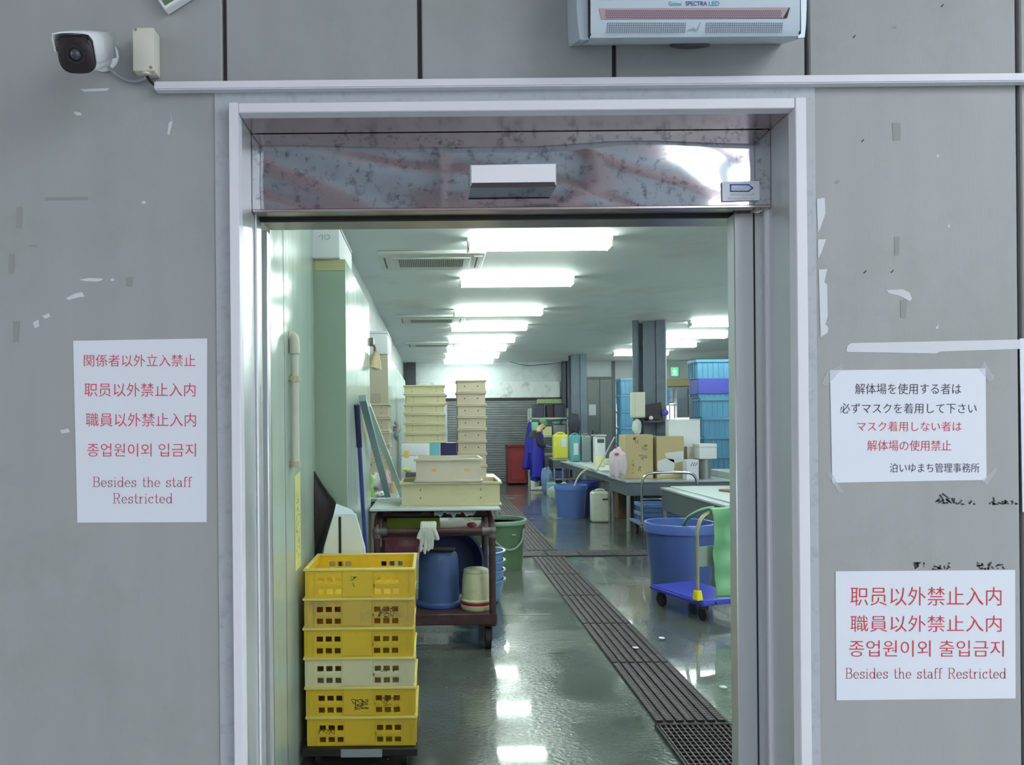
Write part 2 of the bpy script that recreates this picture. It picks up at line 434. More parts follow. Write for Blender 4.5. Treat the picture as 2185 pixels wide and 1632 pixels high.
# --- the hall behind
m_floor = None
def floor_mat():
    m = bpy.data.materials.new('wet_concrete'); m.use_nodes = True
    nt = m.node_tree; N = nt.nodes; L = nt.links; P = N['Principled BSDF']
    tc = N.new('ShaderNodeTexCoord')
    n1 = N.new('ShaderNodeTexNoise'); n1.inputs['Scale'].default_value = .7; n1.inputs['Detail'].default_value = 7
    n2 = N.new('ShaderNodeTexNoise'); n2.inputs['Scale'].default_value = 1.6; n2.inputs['Detail'].default_value = 5; n2.inputs['Distortion'].default_value = .6
    n3 = N.new('ShaderNodeTexNoise'); n3.inputs['Scale'].default_value = 44; n3.inputs['Detail'].default_value = 4
    for n in (n1, n2, n3): L.new(tc.outputs['Object'], n.inputs['Vector'])
    cr = N.new('ShaderNodeValToRGB'); cr.color_ramp.elements[0].position = .35; cr.color_ramp.elements[1].position = .68
    cr.color_ramp.elements[0].color = rgb(72, 78, 75); cr.color_ramp.elements[1].color = rgb(112, 119, 115)
    L.new(n1.outputs['Fac'], cr.inputs[0]); L.new(cr.outputs[0], P.inputs['Base Color'])
    mr = N.new('ShaderNodeMapRange'); mr.inputs[1].default_value = .32; mr.inputs[2].default_value = .68
    mr.inputs[3].default_value = .07; mr.inputs[4].default_value = .30
    L.new(n2.outputs['Fac'], mr.inputs[0]); L.new(mr.outputs[0], P.inputs['Roughness'])
    mb = N.new('ShaderNodeMapRange'); mb.inputs[1].default_value = .30; mb.inputs[2].default_value = .70; mb.inputs[3].default_value = .05; mb.inputs[4].default_value = .36
    L.new(n2.outputs['Fac'], mb.inputs[0])
    bp = N.new('ShaderNodeBump'); bp.inputs['Distance'].default_value = .02
    L.new(mb.outputs[0], bp.inputs['Strength']); L.new(n3.outputs['Fac'], bp.inputs['Height']); L.new(bp.outputs['Normal'], P.inputs['Normal'])
    P.inputs['Specular IOR Level'].default_value = .6; P.inputs['Coat Weight'].default_value = .6; P.inputs['Coat Roughness'].default_value = .05
    return m
m_floor = floor_mat()
HX0, HX1, HD1 = -.66, 9.0, 21.0
b = B(); b.box((-1.4, WD, -.12), (HX1, HD1+.2, 0)); struct('floor', b, m_floor)
m_ceil = mat('ceiling_paint', (228, 234, 234), .6, var=.05, scale=.5, dirt=((196, 188, 176), .5, .7))
b = B(); b.box((-1.4, 1.95, CEIL), (HX1, HD1+.2, CEIL+.12)); struct('ceiling', b, m_ceil)
m_back = mat('back_wall_paint', (206, 214, 216), .5, var=.05, scale=1.2, dirt=((150, 156, 158), .5, 1.8))
b = B(); b.box((-1.4, HD1, 0), (HX1, HD1+.2, CEIL))
for px in (885, 973, 1073, 1150, 1310): b.box((WX(px, HD1)-.012, HD1-.006, 2.3), (WX(px, HD1)+.012, HD1+.01, CEIL))
struct('wall_back', b, m_back)
b = B(); b.box((HX1, WD, 0), (HX1+.15, HD1+.2, CEIL)); struct('wall_right', b, m_back)
# glossy pale cladding along the left of the entrance
PX = -.64
m_clad = mat('glossy_cladding', (188, 206, 198), .17, .0, var=.05, scale=3, stretch=(1, 4, .4), bump=.06, bscale=5, bstretch=(1, 6, .5), rvar=.05)
PD1 = PX * FPX / (WX(672, 1.0)*FPX)      # far end of the cladding
b = B(); b.box((PX-.02, 3.04, 0), (PX, PD1, CEIL), bev=.002); struct('wall_left', b, m_clad)
b = B(); b.box((PX-.021, 1.95, 0), (PX-.001, 3.04, CEIL)); o = struct('trim_2', b, m_mirror)
b = B()
for D in (3.035, 3.31): b.box((PX-.001, D-.004, 0), (PX+.0015, D+.004, CEIL))
struct('trim_3', b, m_steel2)
b = B(); b.box((-1.4, PD1+.001, 0), (-.80, HD1, CEIL)); struct('wall_left_rear', b, m_back)
b = B(); b.box((-1.4, 1.95, 0), (PX-.025, PD1, CEIL)); struct('wall_left_core', b, m_back)
# handwriting running down the end of the cladding
def plf(d, z): return Vector((PX+.001, d, z))
b1, b2 = B(), B()
for k in range(40):
    z = 1.75 - k*.035
    d0 = 3.62 + .05*math.sin(k*.4)
    scribble(b1, plf, d0, z-.03, d0+.16, z, 3, .008, 100+k)
    if k > 14: scribble(b2, plf, 3.93, z-.03, 4.1, z, 3, .008, 300+k)
part('blue_handwriting', b1, mat('faded_blue_ink', (120, 150, 186), .7), bpy.data.objects['wall_left'], smooth=0, flip=False)
part('red_handwriting', b2, mat('faded_red_ink', (188, 140, 158), .7), bpy.data.objects['wall_left'], smooth=0, flip=False)

# --- drain: flat dark strips painting the shade of the pit, bars built as things further down
m_pit_shade = mat('drain_pit_shade', (34, 31, 34), .35)
b = B(); b.box((1.16, 3.72, -.05), (1.56, 17.5, .0015)); b.box((.95, 9.2, -.05), (2.6, 9.62, .0015))
struct('floor_drain', b, m_pit_shade)

# --- covered loading area outside (lights and mirrors only what the doorway faces)
m_asph = mat('yard_concrete', (158, 160, 160), .8, var=.1, scale=2)
b = B(); b.box((-14, -16, -.12), (14, WD, -.002)); struct('ground_yard', b, m_asph)
m_can = mat('canopy_sheet', (198, 206, 214), .6, var=.12, scale=1.5, dirt=((120, 124, 134), .6, 2))
b = B()
slots = [(-10.2, -8.6), (3.7, 4.05), (4.4, 4.8), (5.15, 5.6), (6.0, 7.2), (7.6, 9.9)]
xs = [-14] + [x for s in slots for x in s] + [14]
for i in range(0, len(xs), 2): b.box((xs[i], -14, 5.2), (xs[i+1], WD+.19, 5.3))
b.box((-14, -1.2, 5.2), (14, WD+.19, 5.3)); b.box((-14, -14, 5.2), (14, -10, 5.3))
struct('ceiling_canopy', b, m_can)
b = B()
for y in (-9.6, -6.6, -3.6, -.8):  b.box((-14, y-.08, 4.9), (14, y+.08, 5.2))
for x in (-6.4, -2.6, 0.2, 2.4, 6.2): b.box((x-.06, -14, 4.95), (x+.06, WD, 5.2))
struct('beam_canopy', b, mat('canopy_beam', (200, 178, 180), .5))
m_sky = emis('translucent_roof', (240, 250, 252), SKYLIGHT)
for i, (x0, x1) in enumerate(slots):
    b = B(); b.box((x0+.02, -9.95, 5.24), (x1-.02, -1.25, 5.25)); struct('window_skylight_%d' % (i+1), b, m_sky)
b = B(); b.box((-14, -15.2, 0), (14, -15, 2.6)); struct('wall_yard', b, mat('yard_wall', (140, 146, 150), .7))
# ================================================================ LAMPS AND CEILING
m_fix = mat('fixture_white', (226, 230, 226), .4)
m_tube = emis('fluorescent_glow', (240, 255, 246), TUBE)
def fixture(x0, x1, D, label, group):
    t = thing('fluorescent_light', label, 'ceiling light', ((x0+x1)/2, D, CEIL), group)
    b = B()
    b.prism([(x0, D-.09, CEIL), (x0, D+.09, CEIL), (x0, D+.05, CEIL-.05), (x0, D-.05, CEIL-.05)], (x1-x0, 0, 0))
    part('reflector', b, m_fix, t)
    for s in (-1, 1):
        b = B(); b.cyl((x0+.02, D+s*.075, CEIL-.075), (x1-.02, D+s*.075, CEIL-.075), .019, n=10); part('tube', b, m_tube, t)
    for x in (x0, x1-.02):
        b = B(); b.box((x, D-.1, CEIL-.1), (x+.02, D+.1, CEIL-.04), bev=.004); part('lamp_holder', b, m_fix, t)
    return t
LD = [6.95, 8.8, 11.2, 13.0, 14.9, 16.6, 18.4, 20.1]
names = ['nearest the doorway', 'second from the doorway', 'third from the doorway', 'fourth from the doorway', 'fifth from the doorway', 'sixth from the doorway', 'seventh from the doorway', 'last before the shutter wall']
t0 = fixture(.32, 1.62, LD[0], 'lit twin-tube ceiling light of the central row, ' + names[0], 'ceiling lights of the central row')
for D, n in zip(LD[1:], names[1:]):
    dup(t0, (-.01*(D-7)*.3, D-LD[0], 0), 'lit twin-tube ceiling light of the central row, ' + n)
RD = [12.7, 14.5, 16.2, 18.1]
names = ['nearest, cut off by the door post', 'second, right of the big column', 'third, ending behind the big column', 'farthest, left of the big column']
t1 = None
for D, n in zip(RD, names):
    t1 = dup(t0, (4.24-.32, D-LD[0], 0), 'lit twin-tube ceiling light of the right row, ' + n); t1['group'] = 'ceiling lights of the right row'
for D in (2.5, 4.8):  # unseen fixtures added to even out the light in the hall
    dup(t0, (0, D-LD[0], 0), 'unseen ceiling light added to the central row above the door header')
for D in (2.7, 5.0, 7.4, 9.6):  # more fixtures added out of view to light the right side
    t1 = dup(t0, (4.24-.32, D-LD[0], 0), 'unseen ceiling light added to the right row behind the door post'); t1['group'] = 'ceiling lights of the right row'
# ================================================================ ON THE OUTER WALL
ORD = ['topmost', 'second from top', 'third from top', 'fourth from top', 'fifth from top', 'sixth from top', 'seventh from top', 'eighth from top', 'ninth from top', 'tenth from top']
def paper(name, label, corners, D, rows, group=None, tapes=()):
    """corners: pixel corners lower-left, lower-right, upper-right, upper-left"""
    cx = sum(c[0] for c in corners)/4; cy = max(c[1] for c in corners)
    t = thing(name, label, 'notice', W(cx, cy, D), group)
    b = B(); q = [W(x, y, D-.0015) for x, y in corners]
    b.hexa([p + Vector((0, .0012, 0)) for p in q], q)
    part('sheet', b, m_paper, t, smooth=0)
    f = lambda x, y: W(x, y, D-.0021)
    for body, x0, x1, y0, y1, ink, serif in rows:
        bm = serif_bm(body) if serif else text_bm(body, -.006)
        place_text([fit(bm, x0, x1, y1, y0)], f, 'lettering', ink, t)
    for poly in tapes:
        b = B(); b.bm.faces.new([b.bm.verts.new(W(x, y, D-.0019)) for x, y in poly])
        part('tape_piece', b, m_tape, t, smooth=0, flip=False)
    return t
m_tape = mat('clear_tape', (214, 220, 226), .2, alpha=.35)
m_redk = mat('red_print', (206, 52, 66), .7)
paper('notice_sheet', 'upright notice with five rows of red lettering, left of the doorway',
      [(165,1115),(441,1114),(442,722),(156,727)], WD, [
      ('関係者以外立入禁止', 179, 417, 756, 782, m_red, 0), ('职员以外禁止入内', 180, 417, 817, 846, m_red, 0),
      ('職員以外禁止入内', 183, 418, 881, 910, m_red, 0), ('종업원이외 입금지', 186, 418, 946, 974, m_red, 0),
      ('Besides the staff', 198, 410, 1017, 1039, m_red, 1), ('Restricted', 241, 368, 1052, 1074, m_red, 1)])
paper('notice_sheet', 'sideways notice with black and red lettering, taped under the white tape strip',
      [(1776,1030),(2105,1024),(2103,786),(1771,790)], WD, [
      ('解体場を使用する者は', 1825, 2051, 818, 841, m_ink, 0), ('必ずマスクを着用して下さい', 1793, 2084, 860, 882, m_ink, 0),
      ('マスク着用しない者は', 1829, 2052, 899, 920, m_redk, 0), ('解体場の使用禁止', 1851, 2030, 939, 962, m_redk, 0),
      ('泊いゆまち管理事務所', 1899, 2090, 988, 1008, m_ink, 0)],
      tapes=[[(1752,820),(1766,792),(1796,776),(1798,786),(1764,824)], [(2088,788),(2100,772),(2122,806),(2112,814)],
             [(1772,1004),(1786,1030),(1802,1052),(1790,1050),(1764,1010)], [(2096,1026),(2124,996),(2130,1000),(2106,1034)]])
paper('notice_sheet', 'sideways notice with four rows of red lettering, lowest on the right wall panel',
      [(1785,1494),(2167,1490),(2166,1216),(1783,1219)], WD, [
      ('职员以外禁止入内', 1815, 2137, 1252, 1292, m_redk, 0), ('職員以外禁止入内', 1815, 2137, 1313, 1348, m_redk, 0),
      ('종업원이외 출입금지', 1812, 2142, 1366, 1401, m_redk, 0), ('Besides the staff Restricted', 1804, 2147, 1425, 1448, m_redk, 1)])
paper('notice_sheet', 'edge of a white notice cut off by the right border of the photo',
      [(2182,1092),(2420,1088),(2414,716),(2176,722)], WD, [])
m_wtape = mat('white_tape', (208, 212, 220), .45, var=.03)
def tape(label, poly, group=None):
    b = B(); f = [W(x, y, WD-.0012) for x, y in poly]
    b.prism(f, (0, .001, 0)); solo('tape_strip', b, m_wtape, label, 'tape', group, smooth=0)
tape('long white tape strip above the black and red notice', [(1806,750),(1808,738),(1816,732),(2190,724),(2190,744),(2006,750),(1998,754),(1812,751)])
tape('short pointed tape remnant beside the door frame, highest of three', [(1743,424),(1760,422),(1761,456),(1750,488),(1745,496)])
tape('small triangular tape remnant beside the door frame, middle of three', [(1745,511),(1763,510),(1752,540),(1746,551)])
tape('longest white tape remnant beside the door frame, lowest of three', [(1747,575),(1765,574),(1759,602),(1765,608),(1766,676),(1761,692),(1767,698),(1766,710),(1751,719)])

# --- cable conduit
b = B()
p = [W(328,173,1.725), W(3400,143,1.725), W(3400,161,1.725), W(328,191,1.725)]
b.hexa([q + Vector((0, .0245, 0)) for q in p], p)
bmesh.ops.bevel(b.bm, geom=b.bm.edges[:], offset=.0025, segments=2, affect='EDGES')
cd = solo('cable_conduit', b, m_white, 'long white plastic cable conduit running above the door frame', 'conduit')
# --- junction box with two screws
t = thing('junction_box', 'beige junction box beside the security camera', 'junction box', W(306, 152, WD))
m_bge = mat('beige_plastic', (214, 214, 200), .45, var=.03)
p0, p1 = W(283, 151, 1.708), W(328, 58, 1.708)
b = B().box((p0.x, 1.72, p0.z), (p1.x, WD-.001, p1.z), bev=.003, seg=2); part('body', b, m_bge, t)
b = B().box((p0.x, 1.708, p0.z), (p1.x, 1.721, p1.z), bev=.003, seg=2); part('lid', b, m_bge, t)
for x, y in ((289, 63), (322, 144)):
    q = W(x, y, 1.708); b = B().cyl(q+Vector((0, -.0015, 0)), q+Vector((0, .004, 0)), .0034, n=10); part('screw', b, m_steel2, t)
q = W(312, 160, 1.72); b = B().cyl(q, q+Vector((0, 0, .016)), .010, n=12); part('cable_gland', b, m_bge, t)
# --- security camera
t = thing('security_camera', 'white bullet security camera with black face, upper left of the wall', 'security camera', W(228, 118, WD))
m_cam = mat('camera_white', (232, 236, 240), .3, var=.02)
m_gls = mat('camera_glass', (44, 36, 44), .08, var=.05)
fc = W(163, 116, 1.53); bc = W(206, 108, 1.69)
ax = (fc-bc).normalized(); rt = ax.cross(Vector((0, 0, 1))).normalized(); rt = -rt if rt.x < 0 else rt
up = rt.cross(ax).normalized(); up = -up if up.z < 0 else up
rot = Matrix.Rotation(math.radians(4), 3, ax); rt = rot @ rt; up = rot @ up
def rsq(c, r, k=.3, n=28):   # rounded square ring
    out = []
    for i in range(n):
        a = 2*math.pi*i/n; x, y = math.cos(a), math.sin(a); e = .32
        x = math.copysign(abs(x)**(2*e), x); y = math.copysign(abs(y)**(2*e), y)
        out.append(c + rt*x*r + up*y*r)
    return out
b = B(); R = .034
v = b.ring(rsq(bc, R*.80)); b.bm.faces.new(v[::-1])
v = b.ring(rsq(bc+ax*.012, R), v); v = b.ring(rsq(fc-ax*.004, R), v); v = b.ring(rsq(fc, R*.93), v); b.bm.faces.new(v)
part('housing', b, m_cam, t)
b = B(); v = b.ring(rsq(fc-ax*.006, R*1.02)); v = b.ring(rsq(fc+ax*.004, R*1.02), v); v = b.ring(rsq(fc+ax*.006, R*.95), v); b.bm.faces.new(v)
fp = part('face_glass', b, m_gls, t)
b = B(); v = b.ring([fc+ax*.006+(rt*math.cos(a)+up*math.sin(a))*.0185 for a in (2*math.pi*i/24 for i in range(24))])
for r, d in ((.0185, .009), (.0125, .009), (.0125, .0065)):
    v = b.ring([fc+ax*d+(rt*math.cos(a)+up*math.sin(a))*r for a in (2*math.pi*i/24 for i in range(24))], v)
b.bm.faces.new(v); part('lens_ring', b, m_dark, fp)
b = B(); b.ball(fc+ax*.0045, .0115, n=16); part('lens', b, mat('lens_glass', (70, 66, 80), .05), fp)
# sun shield: bent sheet over the top and sides
b = B(); prof = []
for x, y in ((-1.10, .15), (-1.12, .75), (-.98, 1.06), (-.6, 1.14), (0, 1.16), (.6, 1.14), (.98, 1.06), (1.12, .75), (1.10, -.42)): prof.append((x*R, y*R))
n = len(prof)
def shp(i, s, k):
    x, y = prof[i]
    yy = y if not (i in (0, n-1) and k) else y*1.0
    return bc + ax*s + rt*x + up*yy
L0 = (fc-bc).length
rows = []
for s in (-.006, L0+.006):
    rows.append([b.bm.verts.new(bc + ax*(s + (.010 if (s > 0 and 2 <= i <= n-3) else 0)) + rt*x + up*y) for i, (x, y) in enumerate(prof)])
for i in range(n-1): b.bm.faces.new((rows[0][i], rows[0][i+1], rows[1][i+1], rows[1][i]))
part('sun_shield', b, m_cam, t, solid=.0028)
b = B(); wp = W(222, 122, WD)
b.lathe(wp, [(.0, 0), (.034, 0), (.036, .006), (.030, .014), (.018, .020), (.0, .022)], 24, Matrix.Rotation(math.pi/2, 3, 'X')); part('wall_plate', b, m_cam, t)
b = B(); b.tube([wp+Vector((0, -.015, 0)), wp+Vector((0, -.035, -.002)), bc+ax*.02-up*.02], .012, 12, 2); part('bracket_arm', b, m_cam, t)
b = B(); b.tube([W(226,136,1.735), W(240,152,1.74), W(258,166,1.742), W(284,175,1.742), W(304,170,1.735), W(311,166,1.724)], .0035, 8, 2)
part('cable', b, mat('grey_cable', (150, 156, 166), .5), t)
b = B(); b.tube([W(314,163,1.722), W(320,172,1.735), W(329,181,1.738)], .0034, 8, 1)
solo('cable', b, m_dark, 'short black cable between junction box and conduit', 'cable')
# --- corner of a tilted plate at the top edge
t = thing('exit_plate', 'tilted white and green plate cut off by the top edge above the camera', 'plate', W(360, 13, 1.745))
rz = Matrix.Rotation(math.radians(-32), 3, 'Y')
c = W(392, -46, 1.735)
b = B().box(c+Vector((-.075, -.012, -.045)), c+Vector((.075, .012, .045)), bev=.003, rot=rz); part('casing', b, m_cam, t)
b = B().box(c+Vector((-.069, -.0135, -.037)), c+Vector((.069, .0, .039)), rot=rz); part('green_face', b, mat('leaf_green', (96, 122, 92), .4), t)

# --- insect trap
t = thing('insect_trap', 'silver wall-mounted light insect trap with slotted front above the doorway', 'insect trap', W(1480, 97, WD))
m_sil = mat('silver_plastic', (186, 200, 212), .35, .15, var=.03)
TD = 1.625
xa_, xb_ = WX(1259, TD, 60), WX(1704, TD, 60)
zb_, zt_ = WZ(79, TD, 1480), WZ(79, TD, 1480) + .33
zr_ = WZ(96, WD, 1480)
b = B(); prf = [(TD, zb_), (TD-.006, zb_+.012), (TD-.012, zt_-.03), (TD+.01, zt_), (WD-.001, zt_), (WD-.001, zr_), (TD+.03, zb_+.004)]
b.prism([(xa_, d, z) for d, z in prf], (xb_-xa_, 0, 0)); part('body', b, m_sil, t, smooth=30)
for s, x0, x1, x2 in ((-1, WX(1257, TD, 60), WX(1233, TD, 20), WX(1240, TD, 80)), (1, WX(1706, TD, 60), WX(1727, TD, 20), WX(1722, TD, 80))):
    b = B(); pl = [(x0, zb_-.001), (x2, zb_+.002), (x2+(x1-x2)*.6, zb_+.03), (x1, zb_+.07), (x1, zt_), (x0, zt_+.004)]
    lo = [Vector((x, TD+.006+(abs(x-x0))*.25, z)) for x, z in pl]
    hi = [Vector((x, WD-.001, z + max(0, .043-(z-zb_)))) for x, z in pl]
    a = [b.bm.verts.new(p) for p in lo]; h = [b.bm.verts.new(p) for p in hi]; n = len(a)
    b.bm.faces.new(a[::-1]); b.bm.faces.new(h)
    for i in range(n): b.bm.faces.new((a[i], a[(i+1) % n], h[(i+1) % n], h[i]))
    part('end_cap', b, m_sil, t, smooth=30)
    b = B(); xg = (x0 + (xb_ if s > 0 else xa_))/2; b.box((xg-.0022, TD-.004, zb_+.004), (xg+.0022, TD+.012, zt_-.004)); part('cap_seam', b, m_dark, t)
def tf(x, y, d=.0): return W(x, y, TD-.0075-d)
m_slot = mat('slot_dark', (92, 96, 116), .6)
b = B(); b.bm.faces.new([b.bm.verts.new(tf(*p, .0006)) for p in ((1278,18),(1684,16),(1678,39),(1284,41))])
rc = part('recess', b, mat('recess_pink', (176, 152, 164), .5, var=.05), t, smooth=0, flip=False)
b = B()
for k in range(94):
    x = 1292 + k*4.0
    for j in range(4): flat(b, [(x+(j % 2)*2, 22+j*4.6), (x+2.2+(j % 2)*2, 22+j*4.6), (x+1.6+(j % 2)*2, 25+j*4.6), (x-.6+(j % 2)*2, 25+j*4.6)], lambda a, c: tf(a, c, .0012))
part('perforations', b, mat('perforation', (112, 90, 102), .7), rc, smooth=0, flip=False)
b = B(); flat(b, [(1684,16),(1686,16),(1679,39),(1671,39)], lambda a, c: tf(a, c, .0014)); part('recess_end', b, m_dark, rc, smooth=0, flip=False)
for x0, x1 in ((1294, 1462), (1505, 1668)):
    b = B(); x = x0
    while x < x1:
        for j in range(5):
            y = 48 + j*4.7; o = -j*1.5
            flat(b, [(x+3+o*.3, y), (x+5+o*.3, y), (x+3.2+o*.3, y+3.6), (x+1.2+o*.3, y+3.6)], lambda a, c: tf(a, c, .0006))
        x += 4.6
    part('vent_slots', b, m_slot, t, smooth=0, flip=False)
b = B(); flat(b, [(1278,-4),(1420,-5),(1420,-1),(1278,0)], lambda a, c: tf(a, c, .0006)); flat(b, [(1478,-5),(1684,-6),(1684,-2),(1478,-1)], lambda a, c: tf(a, c, .0006)); part('front_groove', b, m_slot, t, smooth=0, flip=False)
f = lambda x, y: tf(x, y, .0008)
place_text([fit(text_bm('Genus', 0.006), 1427, 1455, 12, 3)], f, 'lettering', mat('cyan_print', (70, 160, 200), .5), t)
place_text([fit(text_bm('SPECTRA', 0.01), 1463, 1509, 12, 2.5)], f, 'lettering', mat('navy_print', (60, 80, 150), .5), t)
place_text([fit(text_bm('LED', 0.008), 1513, 1535, 12, 2.5)], f, 'lettering', MATS['cyan_print'], t)
b = B(); flat(b, [(1470,62),(1480,58),(1488,64),(1494,48),(1496,48),(1489,67),(1480,62),(1471,65)], f); part('embossed_logo', b, mat('silver_shadow', (150, 168, 182), .4), t, smooth=0, flip=False)
b = B(); c = W(1472, 97, 1.71); b.ball(c, .02, 2.3, .6, .32, 18); part('release_catch', b, mat('catch_grey', (70, 62, 68), .4), t)
# ================================================================ LEFT SIDE OF THE HALL
def openbox(b, x0, x1, y0, y1, z0, z1, th=.008):
    b.box((x0, y0, z0), (x1, y1, z0+th)); b.box((x0, y0, z0), (x1, y0+th, z1)); b.box((x0, y1-th, z0), (x1, y1, z1))
    b.box((x0, y0+th, z0), (x0+th, y1-th, z1)); b.box((x1-th, y0+th, z0), (x1, y1-th, z1)); return b
def rimbox(b, x0, x1, y0, y1, z0, z1, w=.012, bev=.002):
    b.box((x0-w*.5, y0-w*.5, z0), (x1+w*.5, y0+w, z1), bev=bev); b.box((x0-w*.5, y1-w, z0), (x1+w*.5, y1+w*.5, z1), bev=bev)
    b.box((x0-w*.5, y0+w, z0), (x0+w, y1-w, z1), bev=bev); b.box((x1-w, y0+w, z0), (x1+w*.5, y1-w, z1), bev=bev); return b

# --- drain pipe with elbow on the cladding
t = thing('drain_pipe', 'white plastic drain pipe with elbow on the glossy cladding', 'pipe', W(628, 1010, 3.3))
m_pvc = mat('white_pipe', (216, 214, 204), .4, var=.04)
pd = 3.42; pxx = PX+.024
b = B(); zt0, zb0 = WZ(745, pd, 628), WZ(985, pd, 628); b.cyl((pxx, pd, zb0), (pxx, pd, zt0), .0185, n=20); part('pipe', b, m_pvc, t)
b = B(); b.tube([(pxx, pd, zt0-.02), (pxx, pd, zt0+.035), (pxx-.004, pd, zt0+.055), (PX+.001, pd, zt0+.058)], .0235, 16, 2); part('elbow', b, m_pvc, t)
for y in (808, 990):
    z = WZ(y, pd, 628); b = B(); b.cyl((pxx, pd, z-.012), (pxx, pd, z+.012), .023, n=20); b.box((PX, pd-.015, z-.006), (pxx, pd+.015, z+.006)); part('pipe_clip', b, mat('old_clip', (196, 188, 160), .5), t)
# --- yellow paper with pen writing further down
t = thing('notice_sheet', 'yellow paper with pen writing stuck to the cladding under the drain pipe', 'notice', (PX, 3.4, .9))
b = B().prism([(PX+.001, 3.52, WZ(1014, 3.52)), (PX+.001, 3.67, WZ(1002, 3.67)), (PX+.001, 3.67, .93), (PX+.001, 3.52, .93)], (.001, 0, 0)); part('sheet', b, mat('yellow_paper', (222, 222, 150), .6), t)
b = B()
for k in range(9): scribble(b, lambda d, z: Vector((PX+.0026, d, z)), 3.54, 1.26-k*.035, 3.65, 1.29-k*.035, 5, .005, 600+k)
part('pen_writing', b, m_ink, t, smooth=0, flip=False)

# --- two steel clad storage units
m_grn = mat('pale_green_panel', (152, 172, 158), .5, var=.03)
m_trim = mat('yellowed_trim', (188, 186, 146), .5)
def unit(label, x0, x1, d0, d1, zt, fm):
    t = thing('storage_unit', label, 'storage unit', ((x0+x1)/2, (d0+d1)/2, 0))
    b = B().box((x0, d0+.01, 0), (x1-.004, d1, zt-.003)); part('carcass', b, m_steel2, t)
    b = B().box((x0, d0, 0), (x1-.002, d0+.012, zt-.062)); part('front_panel', b, fm, t)
    b = B().box((x0, d0, zt-.06), ((x0+x1)/2-.001, d0+.012, zt)); b.box(((x0+x1)/2+.001, d0, zt-.06), (x1-.002, d0+.012, zt)); part('top_trim', b, m_trim, t)
    b = B()
    n = 3; L = (d1-d0)/n
    for i in range(n): b.box((x1-.006, d0+i*L+.001, 0), (x1, d0+(i+1)*L-.001, zt), bev=.001)
    part('side_cladding', b, m_clad, t)
    return t
UX = WX(740, PD1)
u1 = unit('tall pale green storage unit with steel side, behind the yellow crates', -.799, UX, PD1+.002, 5.69, 2.495, m_grn)
m_tan = mat('tan_panel', (186, 180, 158), .55, var=.06, scale=2)
u2 = unit('beige fronted storage unit with steel side, deeper in the hall', -.799, UX, 8.0, 12.9, 2.33, m_tan)
m_foam = mat('white_foam', (226, 230, 236), .6, var=.02, bump=.05, bscale=200)
def foambox(label, x0, x1, y0, y1, z0, z1, lid=.3, seam=True):
    t = thing('foam_box', label, 'foam box', ((x0+x1)/2, (y0+y1)/2, z0))
    zl = z1-(z1-z0)*lid
    b = B().box((x0, y0, z0), (x1, y1, zl-.001), bev=.008, seg=2); part('box_body', b, m_foam, t)
    b = B().box((x0-.003, y0-.003, zl), (x1+.003, y1+.003, z1), bev=.008, seg=2); part('lid', b, m_foam, t)
    return t
fb = foambox('white foam box with 70 pencilled on it, on top of the pale green unit', -.72, WX(728, 4.12), PD1-.03, 4.74, 2.496, 2.665, .04)
f70 = lambda x, y: W(x, y, PD1-.0345)
b = B(); lines(b, [((679,506),(683,502)), ((683,502),(689,502)), ((689,502),(687,512))], .9, f70)
lines(b, [(p, q) for p, q in zip(arc(698,506,5.5,5,0,360,14)[:-1], arc(698,506,5.5,5,0,360,14)[1:])], .9, f70)
part('pencilled_number', b, mat('pencil', (120, 122, 132), .7), fb, smooth=0, flip=False)
foambox('white foam box on top of the beige fronted unit', -.70, UX-.002, 7.98, 8.7, 2.332, 2.575, .12)
# cardboard sheet and clamp lamp on the beige unit
b = B().box((-.66, 7.985, 1.45), (-.545, 7.998, 1.93)); solo('cardboard_sheet', b, mat('grey_board', (170, 164, 150), .7), 'grey-brown board fixed to the front of the beige unit', 'board')
t = thing('clamp_lamp', 'clamp lamp with beige shade at the far edge of the steel side', 'lamp', (UX, 5.70, 2.02))
c = W(800, 768, 5.76)
b = B(); b.lathe(c, [(0, .07), (.022, .06), (.05, -.02), (.062, -.06), (.056, -.06), (.04, -.02), (0, .04)], 20, Matrix.Rotation(math.radians(12), 3, 'Y')); part('shade', b, mat('lamp_shade_beige', (206, 186, 152), .35), t)
b = B(); b.ball(c+Vector((.005, 0, -.05)), .03); part('bulb', b, m_foam, t)
b = B(); b.tube([c+Vector((0, 0, .06)), c+Vector((.0, 0, .10)), (UX+.01, 5.71, c.z+.13)], .01, 8, 1); b.box((UX-.03, 5.6885, c.z+.10), (UX+.03, 5.74, c.z+.16), bev=.008); part('clamp', b, mat('clamp_metal', (140, 120, 112), .3, .6), t)

